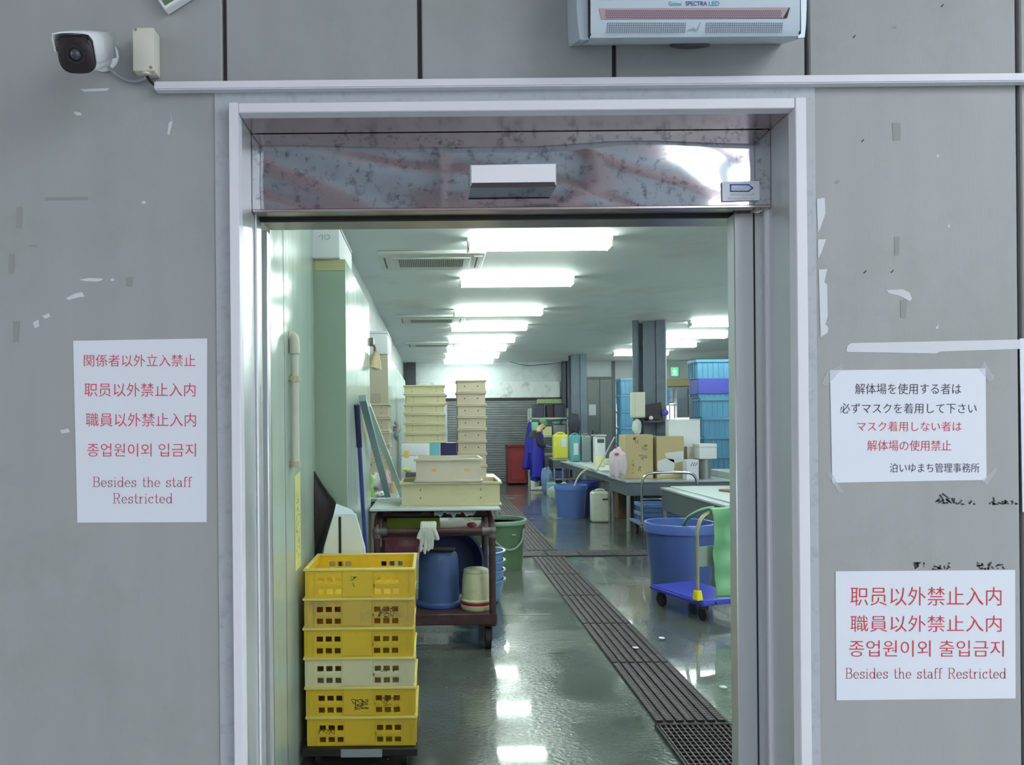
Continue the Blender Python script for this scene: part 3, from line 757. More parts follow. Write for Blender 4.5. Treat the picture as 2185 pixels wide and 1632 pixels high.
# --- yellow crates on a dolly
YX0, YX1, YD0, YD1 = WX(652, 3.57, 1400), WX(884, 3.57, 1400), 3.57, 3.982
def ymat(n, c, **k): return mat(n, c, .38, translucent=.25, **k)
m_yel = ymat('yellow_plastic', (255, 220, 72), var=.04, dirt=((200, 168, 80), .35, 5))
m_yel2 = ymat('dirty_yellow_plastic', (240, 208, 100), var=.10, dirt=((172, 158, 120), .7, 7))
m_yel3 = ymat('faded_yellow_plastic', (254, 246, 204), var=.05, dirt=((236, 230, 206), .7, 6))
m_yrim = ymat('yellow_rim', (255, 238, 140), var=.04)
def ycrate(x0, x1, y0, y1, z0, h, mt, label):
    t = thing('yellow_crate', label, 'crate', ((x0+x1)/2, (y0+y1)/2, z0), 'yellow crates stacked in the doorway')
    w, th = x1-x0, .006; b = B()
    b.box((x0+.006, y0+.006, z0), (x1-.006, y1-.006, z0+.006))
    zs = [0, .12, .30, .52, .70, .955]         # rows: solid, holes, solid, holes, solid (from the bottom)
    us = []
    for g in (.115, .642):
        for k in range(3): us.append((g+k*.082, g+k*.082+.058))
    for face in range(4):
        if face < 2:
            yy = (y0, y0+th) if face == 0 else (y1-th, y1)
            bx = lambda u0, u1, v0, v1: b.box((x0+u0*w, yy[0], z0+v0*h), (x0+u1*w, yy[1], z0+v1*h))
        else:
            xx = (x0, x0+th) if face == 2 else (x1-th, x1); d = y1-y0-2*th
            bx = lambda u0, u1, v0, v1: b.box((xx[0], y0+th+u0*d, z0+v0*h), (xx[1], y0+th+u1*d, z0+v1*h))
        for i in range(5):
            if i in (1, 3):
                prev = 0
                for u0, u1 in us: bx(prev, u0, zs[i], zs[i+1]); prev = u1
                bx(prev, 1, zs[i], zs[i+1])
            else: bx(0, 1, zs[i], zs[i+1])
    b.box((x0+.345*w, y0-.0035, z0+.05*h), (x0+.62*w, y0+.001, z0+.93*h), bev=.001)
    for u in (.03, .09, .335, .63, .885, .955): b.box((x0+u*w, y0-.003, z0+.02*h), (x0+u*w+.004, y0+.001, z0+.93*h))
    b.box((x1-.001, y0+.03, z0+.02*h), (x1+.004, y0+.05, z0+.93*h)); b.box((x1-.001, y1-.06, z0+.02*h), (x1+.004, y1-.04, z0+.93*h))
    b.box((x0+.11*w, y0-.003, z0+.36*h), (x0+.335*w, y0+.001, z0+.46*h)); b.box((x0+.63*w, y0-.003, z0+.36*h), (x0+.88*w, y0+.001, z0+.46*h))
    part('crate_body', b, mt, t, smooth=0)
    b = B(); rimbox(b, x0-.002, x1+.002, y0-.002, y1+.002, z0+.91*h, z0+h, .011, .003); part('rim', b, m_yrim, t)
    return t
ys = [('topmost yellow crate, empty, at the top of the doorway stack', m_yel, .001), ('dirty yellow crate, second from top, with black scrawl at right', m_yel2, -.004),
      ('clean yellow crate, third from top of the doorway stack', m_yel, -.006), ('faded pale yellow crate, fourth from top of the doorway stack', m_yel3, -.004),
      ('yellow crate, fifth from top, with a black smudge in the middle', m_yel, .0), ('lowest yellow crate of the stack, standing on the black dolly', m_yel, .004)]
m_scr = mat('worn_black_marker', (96, 80, 50), .7)
for k, (lab, mt, dx) in enumerate(ys):
    z0 = .110 + (5-k)*.1376
    t = ycrate(YX0+dx, YX1+dx, YD0, YD1, z0, .137, mt, lab)
    f = lambda x, z, dx=dx: Vector((YX0+dx+x, YD0-.0042, z0+z))
    b = B()
    if k == 1: scribble(b, f, .34, .045, .43, .09, 20, .004, 20)
    if k == 3: scribble(b, f, .33, .065, .43, .085, 12, .003, 21)
    if k == 4: scribble(b, f, .21, .03, .29, .08, 22, .004, 22); scribble(b, f, .34, .04, .43, .09, 14, .003, 23)
    if k == 5: scribble(b, f, .05, .055, .13, .08, 14, .004, 24)
    if k == 0: scribble(b, f, .21, .05, .24, .10, 8, .003, 25)
    if len(b.bm.faces): part('marker_scrawl', b, m_scr, t, smooth=0, flip=False)
    else: b.bm.free()
t = thing('dolly', 'low black dolly with a grey front plate under the yellow crates', 'dolly', ((YX0+YX1)/2, 3.78, 0))
b = B(); b.box((YX0-.015, YD0-.03, .072), (YX1+.012, YD1-.01, .108), bev=.004); part('deck', b, mat('black_plastic', (40, 34, 34), .5), t)
b = B(); b.box((WX(727, 3.53, 1600), YD0-.036, .072), (WX(815, 3.53, 1600), YD0-.029, .106)); part('front_plate', b, mat('grey_plate', (158, 164, 172), .4), t)
for x in (YX0+.05, YX1-.05):
    for y in (YD0+.05, YD1-.08):
        b = B(); b.box((x-.02, y-.02, .05), (x+.02, y+.02, .073)); b.cyl((x-.012, y, .035), (x+.012, y, .035), .035, n=18); part('caster', b, m_dark, t)

# --- black rubber apron and white folded bag behind the crates
b = B(); D0 = 4.095
out = [(671,1006),(678,1018),(690,1036),(704,1056),(719,1072),(716,1084),(706,1112),(698,1140),(690,1168),(684,1190),(678,1260),(668,1260)]
def apf(u, v):
    ys_ = 1006 + v*254
    right = None
    for (x0, y0), (x1, y1) in zip(out[:10], out[1:11]):
        if y0 <= ys_ <= y1: right = x0 + (x1-x0)*(ys_-y0)/max(1e-6, y1-y0)
    right = right or 678
    left = 640; x = left + (right-left)*u
    p = W(x, ys_, D0); p.y += .018*math.sin(u*9 + v*3)*(.3+v); return p
b.grid(apf, 14, 26)
o = solo('rubber_apron', b, mat('black_rubber_apron', (44, 38, 44), .5, var=.2), 'black rubber apron hanging beside the pale green unit', 'apron', solid=.006)
t = thing('folded_bag', 'tall white folded sack with a black strap behind the yellow crates', 'bag', (WX(738, 4.1), 4.1, 0))
zz = lambda y: WZ(y, 4.08, 735)
b = B()
fr_ = [(712,1098),(758,1098),(778,1170),(806,1440),(648,1440),(692,1166)]
pts = [W(x, y, 4.0) for x, y in fr_]; zfl = 0.0
for i in (3, 4): pts[i].z = 0.0
pts2 = [p + Vector((0, .045, 0)) for p in pts]
a = [b.bm.verts.new(p) for p in pts]; h = [b.bm.verts.new(p) for p in pts2]
b.bm.faces.new(a[::-1]); b.bm.faces.new(h)
for i in range(6): b.bm.faces.new((a[i], a[(i+1) % 6], h[(i+1) % 6], h[i]))
m_bag = mat('white_sack', (228, 238, 246), .45, var=.04)
part('sack', b, m_bag, t)
b = B(); q = [W(712,1098,4.002), W(757,1097,4.002), W(750,1088,4.035), W(717,1075,4.035)]
b.prism(q, (0, .012, 0)); part('folded_top', b, m_bag, t)
b = B(); q0, q1 = W(725, 1102, 4.0), W(724, 1200, 4.0); b.box((q0.x-.006, 3.994, .3), (q0.x+.007, 4.004, q0.z), bev=.002); part('strap', b, mat('black_strap', (28, 34, 38), .5), t)

# --- mop and two square tubes leaning against the steel side
b = B(); p0, p1 = Vector((UX+.02, 4.50, WZ(862, 4.5))), Vector((WX(790, 4.98), 4.98, 0.05))
t = thing('mop', 'blue mop handle leaning on the steel side of the green unit', 'mop', p1)
d = (p1-p0)
b.cyl(p0+d*.14, p0+d*.97, .0125, .014, n=12); part('handle', b, mat('blue_handle', (62, 74, 150), .4), t)
b = B(); b.cyl(p0, p0+d*.15, .0175, n=12); part('grip', b, mat('navy_grip', (44, 44, 92), .5), t)
b = B(); b.box(p1+Vector((-.02, -.10, -.05)), p1+Vector((.05, .10, .02)), bev=.015); part('mop_head', b, m_foam, t)
m_tub = mat('grey_green_tube', (142, 168, 176), .35, .3, var=.06)
m_tub2 = mat('pale_green_tube', (204, 224, 218), .35, .1, var=.06)
def sqtube(px0, px1, w, m, label):
    b = B(); p0, p1 = px0, px1; d = (p1-p0).normalized(); q = Vector((0, 1, 0)).cross(d).normalized(); r = d.cross(q)
    f = lambda p: [p+q*w+r*w, p-q*w+r*w, p-q*w-r*w, p+q*w-r*w]
    v = b.ring(f(p0)); b.bm.faces.new(v[::-1]); v = b.ring(f(p1), v); b.bm.faces.new(v)
    return solo('steel_tube', b, m, label, 'tube', 'square tubes leaning on the steel side')
sqtube(Vector((WX(774, 4.8), 4.8, WZ(848, 4.8))), Vector((WX(826, 6.15), 6.15, 1.037)), .022, m_tub, 'grey-blue square tube leaning on the steel side, the steeper one')
sqtube(Vector((WX(784, 5.16), 5.16, WZ(862, 5.16))), Vector((WX(856, 6.22), 6.22, 1.037)), .020, m_tub2, 'pale green square tube leaning on the steel side, the flatter one')
# ================================================================ BROWN TROLLEY AND WHAT IT CARRIES
m_rust = mat('rusty_brown', (74, 50, 52), .5, .2, var=.3, scale=9, dirt=((110, 84, 78), .5, 12))
m_fit = mat('grey_fitting', (112, 106, 106), .45, .5)
TX0, TX1, TY0, TY1 = -.405, .405, 5.42, 6.22
t = thing('trolley', 'rusty brown pipe trolley carrying crates and buckets', 'trolley', (0, 5.8, 0))
b = B(); b.box((TX0-.03, TY0-.02, .185), (TX1+.03, TY1+.02, .265), bev=.006); part('lower_deck', b, m_rust, t)
for x in (TX0, TX1):
    for y in (TY0, TY1):
        zt = .85 if y == TY0 else .985
        b = B(); b.cyl((x, y, .26), (x, y, zt), .024, n=14); part('post', b, m_rust, t)
b = B(); b.cyl((TX0, TY0, .845), (TX1, TY0, .845), .024, n=14); part('front_bar', b, m_rust, t)
for x in (TX0, TX1):
    b = B(); b.ball((x, TY0, .845), .034); b.cyl((x, TY0, .80), (x, TY0, .86), .031, n=14)
    b.cyl((x, TY0, .845), (x-math.copysign(.07, x), TY0, .845), .031, n=14); part('pipe_fitting', b, m_fit, t)
b = B(); b.cyl((TX0, TY0+.16, .945), (TX1, TY0+.16, .945), .024, n=14); part('upper_bar', b, m_rust, t)
for x in (TX0, TX1):
    b = B(); b.tube([(x, TY0, .85), (x, TY0+.05, .91), (x, TY0+.16, .945), (x, TY1, .945)], .024, 12, 2); part('side_rail', b, m_rust, t)
for x in (-.06, .34, -.34):
    b = B(); b.box((x-.03, TY0+.14, .94), (x+.03, TY0+.18, .988)); b.box((x-.03, TY1-.18, .94), (x+.03, TY1-.14, .988)); b.box((x-.02, TY0+.16, .965), (x+.02, TY1-.15, .988)); part('board_bearer', b, m_rust, t)
b = B(); b.box((TX0, TY0+.02, .808), (TX1, TY1, .82)); part('middle_shelf', b, m_rust, t)
b = B(); b.box((TX0, TY0+.05, .672), (-.13, 5.82, .680)); part('half_shelf', b, m_rust, t)
for x in (TX0+.02, TX1-.03):
    for y in (TY0+.05, TY1-.06):
        b = B(); b.box((x-.05, y-.05, .172), (x+.05, y+.05, .186)); b.box((x-.03, y-.02, .06), (x-.022, y+.03, .174)); b.box((x+.022, y-.02, .06), (x+.03, y+.03, .174))
        wf = part('caster', b, m_rust, t)
        b = B(); b.cyl((x-.02, y+.02, .077), (x+.02, y+.02, .077), .077, n=24); part('wheel', b, m_dark, wf)
# board
m_brd = mat('white_board', (206, 216, 218), .4, var=.03)
b = B(); b.box((-.455, 5.40, .990), (.465, 6.26, 1.008), bev=.004); solo('cutting_board', b, m_brd, 'large white plastic board laid across the top of the brown trolley', 'board')
# beige fish crates
m_fish = mat('beige_crate_plastic', (224, 216, 180), .45, translucent=.25, var=.05, dirt=((196, 182, 140), .4, 5))
m_fish2 = mat('tan_crate_plastic', (208, 194, 172), .45, translucent=.2, var=.05)
m_fish3 = mat('cream_crate_plastic', (228, 220, 204), .45, translucent=.25, var=.05, dirt=((206, 186, 150), .3, 6))
m_hole = mat('hole_dark', (60, 56, 50), .8)
def fcrate(name, x0, x1, y0, y1, z0, z1, m, label, group=None, holes='slant', foot=True):
    t = thing(name, label, 'crate', ((x0+x1)/2, (y0+y1)/2, z0), group)
    b = B(); openbox(b, x0+.008, x1-.008, y0+.008, y1-.008, z0, z1-.004); part('crate_body', b, m, t, smooth=0)
    b = B(); rimbox(b, x0, x1, y0, y1, z1-.018, z1, .014, .003); part('rim', b, m, t)
    if foot: b = B(); rimbox(b, x0, x1, y0, y1, z0, z0+.014, .012, .003); part('foot_rim', b, m, t)
    b = B(); w, h = x1-x0, z1-z0; yy = y0+.007; zc = (z0+z1)/2; k = max(.010, h*.055)
    if holes == 'slant':
        for u in (.2, .8):
            for s in (-.17, .17): b.bm.faces.new([b.bm.verts.new((x0+u*w+a*k, yy, zc+s*h+c*k)) for a, c in ((-.6, -.8), (-.1, -.8), (.6, .8), (.1, .8))])
    elif holes == 'round':
        for u in (.27, .72): b.bm.faces.new([b.bm.verts.new((x0+u*w+k*.8*math.cos(a), yy, zc+k*.8*math.sin(a))) for a in (6.283*i/8 for i in range(8))])
    elif holes == 'stain':
        for u in (.28, .78): b.bm.faces.new([b.bm.verts.new((x0+u*w+k*2.0*math.cos(a)*(1+.2*math.sin(3*a)), yy, zc+k*1.2*math.sin(a))) for a in (6.283*i/14 for i in range(14))])
    part('drain_holes' if holes != 'stain' else 'orange_stains', b, m_hole if holes != 'stain' else mat('orange_stain', (226, 180, 84), .6), t, smooth=0, flip=False)
    return t
fcrate('fish_crate', -.244, .484, 5.56, 6.06, 1.0085, 1.182, m_fish, 'wide beige fish crate lying directly on the trolley board')
fcrate('fish_crate', -.138, .349, 5.55, 6.07, 1.1825, 1.352, m_fish3, 'smaller cream fish crate with two orange stains, on the wide crate', holes='stain')
# yellow-green basin, knives, glove, basket on the shelves
b = B(); openbox(b, -.345, .04, 5.615, 6.02, .8205, .958, .01); bmesh.ops.bevel(b.bm, geom=[e for e in b.bm.edges], offset=.002, affect='EDGES')
solo('plastic_tub', b, mat('moss_green_plastic', (138, 158, 34), .4, var=.2, scale=3, dirt=((84, 92, 50), .5, 4)), 'moss green tub on the middle shelf of the trolley', 'tub')
for i, (x, c, lab) in enumerate(((.20, (170, 150, 128), 'sharpening steel with tan handle on the middle shelf, nearer one'), (.235, (200, 190, 170), 'sharpening steel with pale handle on the middle shelf, farther one'))):
    y = 5.47+i*.05; t = thing('sharpening_steel', lab, 'tool', (x, y, .829), 'steels on the middle shelf')
    b = B(); b.cyl((x-.13, y, .83), (x+.06, y, .834), .006, n=8); part('rod', b, m_steel, t)
    b = B(); b.cyl((x+.06, y, .834), (x+.14, y, .838), .012, .015, n=10); part('handle', b, mat('tool_handle_%d' % i, c, .5), t)
b = B()
def pw(u, v):
    x = .0 + u*.30; return Vector((x, 5.50+.20*v, .975 - .045*(math.exp(-v*10))*(.5+.3*math.sin(u*17)+.2*math.cos(u*41)) + .004*math.sin(u*37+v*9)*math.cos(u*13)))
b.grid(pw, 30, 6); solo('plastic_wrap', b, mat('crumpled_plastic', (222, 228, 230), .3), 'crumpled white plastic sheet tucked under the trolley board', 'plastic sheet', solid=.002)
t = thing('basket', 'pink slatted basket on the half shelf of the trolley', 'basket', (-.24, 5.7, .681))
m_pink = mat('pink_plastic', (150, 74, 96), .45)
b = B(); x0, x1, y0, y1 = -.36, -.10, 5.50, 5.78
b.box((x0+.02, y0+.02, .681), (x1-.02, y1-.02, .689)); 
for i in range(26):
    u = i/25; b.box((x0+.008+u*(x1-x0-.02), y0+.004, .681), (x0+.014+u*(x1-x0-.02), y0+.010, .785)); b.box((x0+.008+u*(x1-x0-.02), y1-.010, .681), (x0+.014+u*(x1-x0-.02), y1-.004, .785))
for i in range(16):
    u = i/15; b.box((x0+.004, y0+.01+u*(y1-y0-.03), .681), (x0+.010, y0+.018+u*(y1-y0-.03), .785)); b.box((x1-.010, y0+.01+u*(y1-y0-.03), .681), (x1-.004, y0+.018+u*(y1-y0-.03), .785))
part('slats', b, m_pink, t, smooth=0)
b = B(); rimbox(b, x0, x1, y0, y1, .775, .796, .014); part('rim', b, m_pink, t)
# blue drum upside down, grey tube on top, white bucket, big basin on edge
m_drum = mat('blue_drum_plastic', (74, 98, 152), .4, var=.08, scale=3)
DX = WX(933, 5.66); Z0 = .266
t = thing('bucket', 'large blue bucket upside down on the lower deck', 'bucket', (DX, 5.70, Z0))
b = B(); b.lathe((DX, 5.70, Z0), [(.163, 0), (.166, .008), (.163, .03), (.152, .04), (.150, .2), (.146, .33), (.138, .375), (.12, .395), (0, .40)], 40); part('bucket_wall', b, m_drum, t)
b = B(); b.lathe((DX, 5.70, Z0), [(.158, .002), (.172, .004), (.172, .022), (.158, .028), (.158, .002)], 40); part('rim', b, mat('blue_rim', (62, 86, 160), .4), t)
b = B(); b.cyl((DX-.05, 5.66, Z0+.42), (DX+.125, 5.67, Z0+.416), .019, n=14); solo('handle_grip', b, mat('grey_olive', (104, 100, 92), .5), 'short grey tube lying on the upturned blue bucket', 'tube')
BX = WX(1013, 5.55)
t = thing('bucket', 'white bucket with a red band upside down on the lower deck', 'bucket', (BX, 5.56, Z0))
m_wbk = mat('cream_bucket', (212, 210, 176), .5, var=.10, dirt=((160, 158, 120), .5, 14))
b = B(); b.lathe((BX, 5.56, Z0), [(.112, .062), (.112, .072), (.104, .078), (.100, .2), (.094, .25), (.088, .262), (.092, .268), (.088, .285), (.07, .292), (0, .292)], 32); part('bucket_wall', b, m_wbk, t)
b = B(); b.lathe((BX, 5.56, Z0), [(.104, .0), (.112, .012), (.113, .036), (.106, .04), (.100, .0), (.104, 0)], 32); part('rim', b, m_wbk, t)
b = B(); b.lathe((BX, 5.56, Z0), [(.108, .036), (.111, .040), (.111, .060), (.108, .066)], 32); part('red_band', b, mat('red_band', (150, 40, 40), .4), t)
M = Matrix.Rotation(math.radians(82), 3, 'X')
m_navy = mat('navy_basin', (56, 66, 112), .4, var=.1)
b = B(); c = Vector((.13, 6.0, Z0+.262))
b.lathe(c, [(0, -.08), (.18, -.08), (.195, -.07), (.242, .05), (.255, .055), (.255, .062), (.235, .06), (.185, -.06), (.17, -.068), (0, -.068)], 44, M)
solo('round_basin', b, m_navy, 'large navy round basin standing on edge behind the buckets', 'basin')
b = B(); b.ball((.28, 5.78, .8215+.02), .028, 1.3, .7, .7); solo('red_cloth', b, mat('red_cloth', (190, 90, 96), .8), 'small crumpled red cloth on the trolley shelf', 'cloth')
# work glove draped over the front bar
def skinned(chains, name, m, parent, sub=2, branch=True):
    """chains: list of lists of (point, radius); chains share points exactly where they join"""
    key = {}; vs = []; rad = []; es = []
    for ch in chains:
        prev = None
        for p, r in ch:
            k = tuple(round(c, 5) for c in p)
            if k not in key: key[k] = len(vs); vs.append(Vector(p)); rad.append(r)
            i = key[k]
            if prev is not None and prev != i: es.append((prev, i))
            prev = i
    me = bpy.data.meshes.new(name); og = origin(parent) if parent is not None else Vector((0, 0, 0))
    me.from_pydata([v-og for v in vs], es, [])
    o = bpy.data.objects.new(name, me); COL.objects.link(o)
    md = o.modifiers.new('skin', 'SKIN'); md.use_smooth_shade = True; md.branch_smoothing = .6
    sl = me.skin_vertices[0].data
    for i, r in enumerate(rad): sl[i].radius = (r, r) if not isinstance(r, tuple) else r; sl[i].use_root = (i == 0)
    md = o.modifiers.new('subdivision', 'SUBSURF'); md.levels = sub; md.render_levels = sub
    dg = bpy.context.evaluated_depsgraph_get()
    nm = bpy.data.meshes.new_from_object(o.evaluated_get(dg)); o.modifiers.clear(); o.data = nm; bpy.data.meshes.remove(me)
    nm.name = name; nm.materials.clear(); nm.materials.append(m)
    for p in nm.polygons: p.use_smooth = True
    if parent is not None: o.parent = parent
    ORG[o.name] = og
    return o
gx = WX(914, 5.39); gz = .872
t = thing('work_glove', 'white knitted work glove draped over the front bar of the trolley', 'glove', (gx, 5.40, .70))
m_glv = mat('glove_cotton', (214, 214, 206), .9, var=.06, bump=.2, bscale=300)
gp = lambda x, y, dy=0: W(x, y, 5.362) + Vector((0, dy, 0))
def remeshed(b, name, m, parent, vox=.005, smooth_it=4):
    o = part(name, b, m, parent, smooth=0)
    r = o.modifiers.new('union', 'REMESH'); r.mode = 'VOXEL'; r.voxel_size = vox
    if smooth_it: k = o.modifiers.new('soften', 'SMOOTH'); k.iterations = smooth_it; k.factor = .5
    dg = bpy.context.evaluated_depsgraph_get(); nm = bpy.data.meshes.new_from_object(o.evaluated_get(dg))
    old = o.data; o.modifiers.clear(); o.data = nm; bpy.data.meshes.remove(old)
    nm.materials.clear(); nm.materials.append(m)
    for p in nm.polygons: p.use_smooth = True
    return o
b = B(); k = 5.362/FPX
g0 = gp(914, 1138)
b.ball(g0, 1, .060, .017, .058, 18)                       # back of the hand hanging in front of the bar
b.tube([gp(914, 1128, -.004), gp(914, 1119, .018), gp(914, 1118, .06), gp(915, 1122, .095), gp(915, 1140, .10)], .016, 10, 2)
for dx in (-.042, -.022, .022, .042): b.tube([gp(914, 1128, -.004)+Vector((dx, 0, 0)), gp(914, 1119, .018)+Vector((dx, 0, 0)), gp(914, 1118, .06)+Vector((dx, 0, 0)), gp(915, 1122, .095)+Vector((dx, 0, 0))], .016, 10, 2)
for xa, x1, x2, y2 in ((900, 898, 897, 1178), (908, 907, 906, 1182), (916, 916, 914, 1176), (922, 923, 921, 1172)):
    b.tube([gp(xa, 1146), gp(x1, 1162, -.003), gp(x2, y2, -.003)], lambda q: .0135-.0045*q, 10, 1)
b.tube([gp(924, 1128), gp(931, 1140, -.004), gp(934, 1152, -.004)], lambda q: .018-.003*q, 10, 1)
b.tube([gp(902, 1128), gp(894, 1142, -.002), gp(892, 1150, -.002)], lambda q: .017-.005*q, 10, 1)
remeshed(b, 'glove_knit', m_glv, t)


# --- stacked pale blue basins, green bin on the floor right of the trolley
m_bas = mat('sky_blue_basin', (112, 152, 190), .3, var=.06)
bx, by = .40, 6.95
for i in range(4):
    b = B(); z = .0 + i*.085
    b.lathe((bx, by, z), [(0, .006), (.16, .006), (.19, .03), (.225, .19), (.242, .197), (.242, .207), (.222, .207), (.18, .04), (.15, .02), (0, .02)], 36)
    solo('round_basin', b, m_bas, 'pale blue round basin, %s of the nested pile behind the trolley' % ['lowest', 'second from bottom', 'third from bottom', 'topmost'][i], 'basin', 'nested pale blue basins')
m_gbin = mat('green_bin_plastic', (92, 122, 92), .35, var=.12, scale=3, dirt=((110, 110, 70), .5, 3))
t = thing('bin', 'round green plastic bin beside the floor drain', 'bin', (.70, 8.5, 0))
b = B(); c = Vector((.70, 8.52, 0))
b.lathe(c, [(0, .01), (.255, .01), (.262, 0), (.268, .02), (.305, .52), (.297, .52), (.258, .03), (0, .03)], 40); part('bin_wall', b, m_gbin, t)
b = B(); b.lathe(c, [(.30, .50), (.322, .502), (.326, .53), (.318, .546), (.298, .546), (.298, .50)], 40); part('rim', b, mat('green_rim', (128, 156, 138), .3), t)
for s in (-1,):
    b = B(); b.tube([c+Vector((.30*math.cos(a), .30*math.sin(a), .40)) for a in (-1.15, -.95)], .012, 8)
    b.tube([c+Vector((.315*math.cos(a), .315*math.sin(a), z)) for a, z in ((-1.75, .34), (-1.5, .27), (-1.2, .24), (-.9, .27), (-.62, .34), (-.55, .46))], .012, 8, 1); part('handle', b, mat('pale_handle', (142, 150, 142), .4), t)

# --- bench against the left wall with bottle and odds and ends
def table(label, x0, x1, y0, y1, zt, m, apron=.12, legs=True, name='work_table', lr=.022, cat='table', shelf=None):
    t = thing(name, label, cat, ((x0+x1)/2, (y0+y1)/2, 0))
    b = B().box((x0, y0, zt-.028), (x1, y1, zt), bev=.004); part('tabletop', b, m, t)
    if apron: b = B(); m_ap = mat('apron_steel', (98, 106, 114), .45, .5, var=.15, scale=3); b.box((x0+.015, y0+.015, zt-apron), (x1-.015, y0+.03, zt-.029)); b.box((x0+.015, y1-.03, zt-apron), (x1-.015, y1-.015, zt-.029)); b.box((x0+.015, y0+.03, zt-apron), (x0+.03, y1-.03, zt-.029)); b.box((x1-.03, y0+.03, zt-apron), (x1-.015, y1-.03, zt-.029)); part('apron_panel', b, m_ap, t)
    for x in (x0+.05, x1-.05):
        for y in (y0+.05, y1-.05): b = B().cyl((x, y, 0), (x, y, zt-.03), lr, n=12); part('leg', b, m_steel2, t)
    if shelf: b = B().box((x0+.04, y0+.04, shelf-.02), (x1-.04, y1-.04, shelf)); part('lower_shelf', b, m_steel2, t)
    return t
m_top = mat('steel_top', (188, 198, 200), .3, .4, var=.05)
table('narrow steel bench along the left wall behind the leaning tubes', -.79, -.30, 6.35, 7.9, .99, m_top)
t = thing('spray_bottle', 'green spray bottle with pale label on the narrow bench', 'bottle', (WX(785, 6.5), 6.5, .99))
c = Vector((WX(785, 6.5), 6.5, .99)); m_lime = mat('lime_green', (140, 206, 48), .35, var=.05)
b = B(); b.lathe(c, [(0, 0), (.04, 0), (.043, .01), (.043, .15), (.034, .19), (.016, .215), (.016, .235), (0, .235)], 20); part('bottle_body', b, m_lime, t)
b = B(); b.lathe(c, [(.0438, .085), (.0438, .115)], 20); part('label_band', b, mat('pale_label', (176, 206, 190), .5), t)
b = B(); b.cyl(c+Vector((0, 0, .235)), c+Vector((0, 0, .262)), .016, n=12); b.box(c+Vector((-.045, -.012, .262)), c+Vector((.03, .012, .288)), bev=.005); b.box(c+Vector((-.04, -.005, .225)), c+Vector((-.03, .005, .265))); part('trigger_head', b, mat('trigger_green', (96, 150, 66), .4), t)
c = Vector((WX(824, 6.7), 6.66, .99)); b = B(); b.lathe(c, [(0, 0), (.038, 0), (.038, .10), (.034, .106), (0, .106)], 20); solo('tin_can', b, mat('tin_grey', (150, 156, 162), .3, .7), 'small grey can on the narrow bench beside the leaning tube', 'can')
c = Vector((WX(822, 7.0), 7.0, .99)); b = B(); b.lathe(c, [(0, 0), (.045, 0), (.05, .10), (.02, .17), (.02, .2), (0, .2)], 18); solo('plastic_bottle', b, mat('rose_plastic', (206, 166, 176), .4), 'small rose coloured bottle between the two leaning tubes', 'bottle')
c = Vector((WX(838, 6.9), 6.85, .99)); b = B(); b.lathe(c, [(0, 0), (.03, 0), (.03, .09), (0, .1)], 16); solo('plastic_cup', b, mat('orange_cup', (206, 170, 126), .4), 'small tan cup on the narrow bench', 'cup')
def crumple(c, rx, ry, rz, seed, n=18):
    R = random.Random(seed); b = B(); b.ball((0, 0, 0), 1, n=n)
    for v in b.bm.verts:
        k = 1 + .22*math.sin(v.co.x*7+seed) * math.cos(v.co.y*6) + R.uniform(-.05, .05)
        v.co = Vector((v.co.x*rx*k, v.co.y*ry*k, max(v.co.z, -.86)*rz*.54*k))
    lo = min(v.co.z for v in b.bm.verts)
    for v in b.bm.verts: v.co += Vector(c) - Vector((0, 0, lo))
    return b
m_clear = mat('milky_plastic', (216, 224, 226), .25, var=.05)
solo('plastic_bag', crumple((WX(806, 7.15), 7.15, .99), .09, .09, .14, 3), m_clear, 'crumpled milky plastic bag behind the spray bottle', 'bag')
solo('wiping_cloth', crumple((WX(812, 6.5), 6.50, .99), .05, .05, .045, 5), m_foam, 'small crumpled white cloth at the foot of the steeper tube', 'cloth')
# crates at the far end of that bench
names6 = ORD
cr0 = None
for k in range(6):
    z0 = .991 + (5-k)*.136
    lab = 'tan fish crate, %s of the stack on the narrow bench' % ORD[k]
    if cr0 is None: cr0 = fcrate('fish_crate', -.788, -.432, 7.42, 7.86, z0, z0+.134, m_fish2, lab, 'tan crates on the narrow bench', 'slant'); zc0 = z0
    else: dup(cr0, (0, 0, z0-zc0), lab)

# hose and tap on the steel side of the beige unit
t = thing('hose_reel', 'coiled grey hose hanging on the steel side of the beige unit', 'hose', (UX+.03, 8.85, 1.3))
c = Vector((UX+.05, 8.9, 1.52)); m_hose = mat('grey_hose', (150, 150, 146), .5)
b = B(); b.tube([c+Vector((.02*math.sin(a*3), .12*math.cos(a), .10*math.sin(a))) for a in (i*.4 for i in range(40))], .022, 8); part('coil', b, m_hose, t)
b = B(); b.tube([c+Vector((.02, -.10, -.05)), c+Vector((.03, -.14, -.25)), c+Vector((.02, -.10, -.55)), c+Vector((.02, -.12, -.9)), c+Vector((.02, -.1, -1.5))], .022, 8, 2); part('hanging_end', b, m_hose, t)
b = B(); b.cyl((UX, 8.9, 1.55), (UX+.06, 8.9, 1.55), .03, n=12); part('hook', b, m_steel2, t)

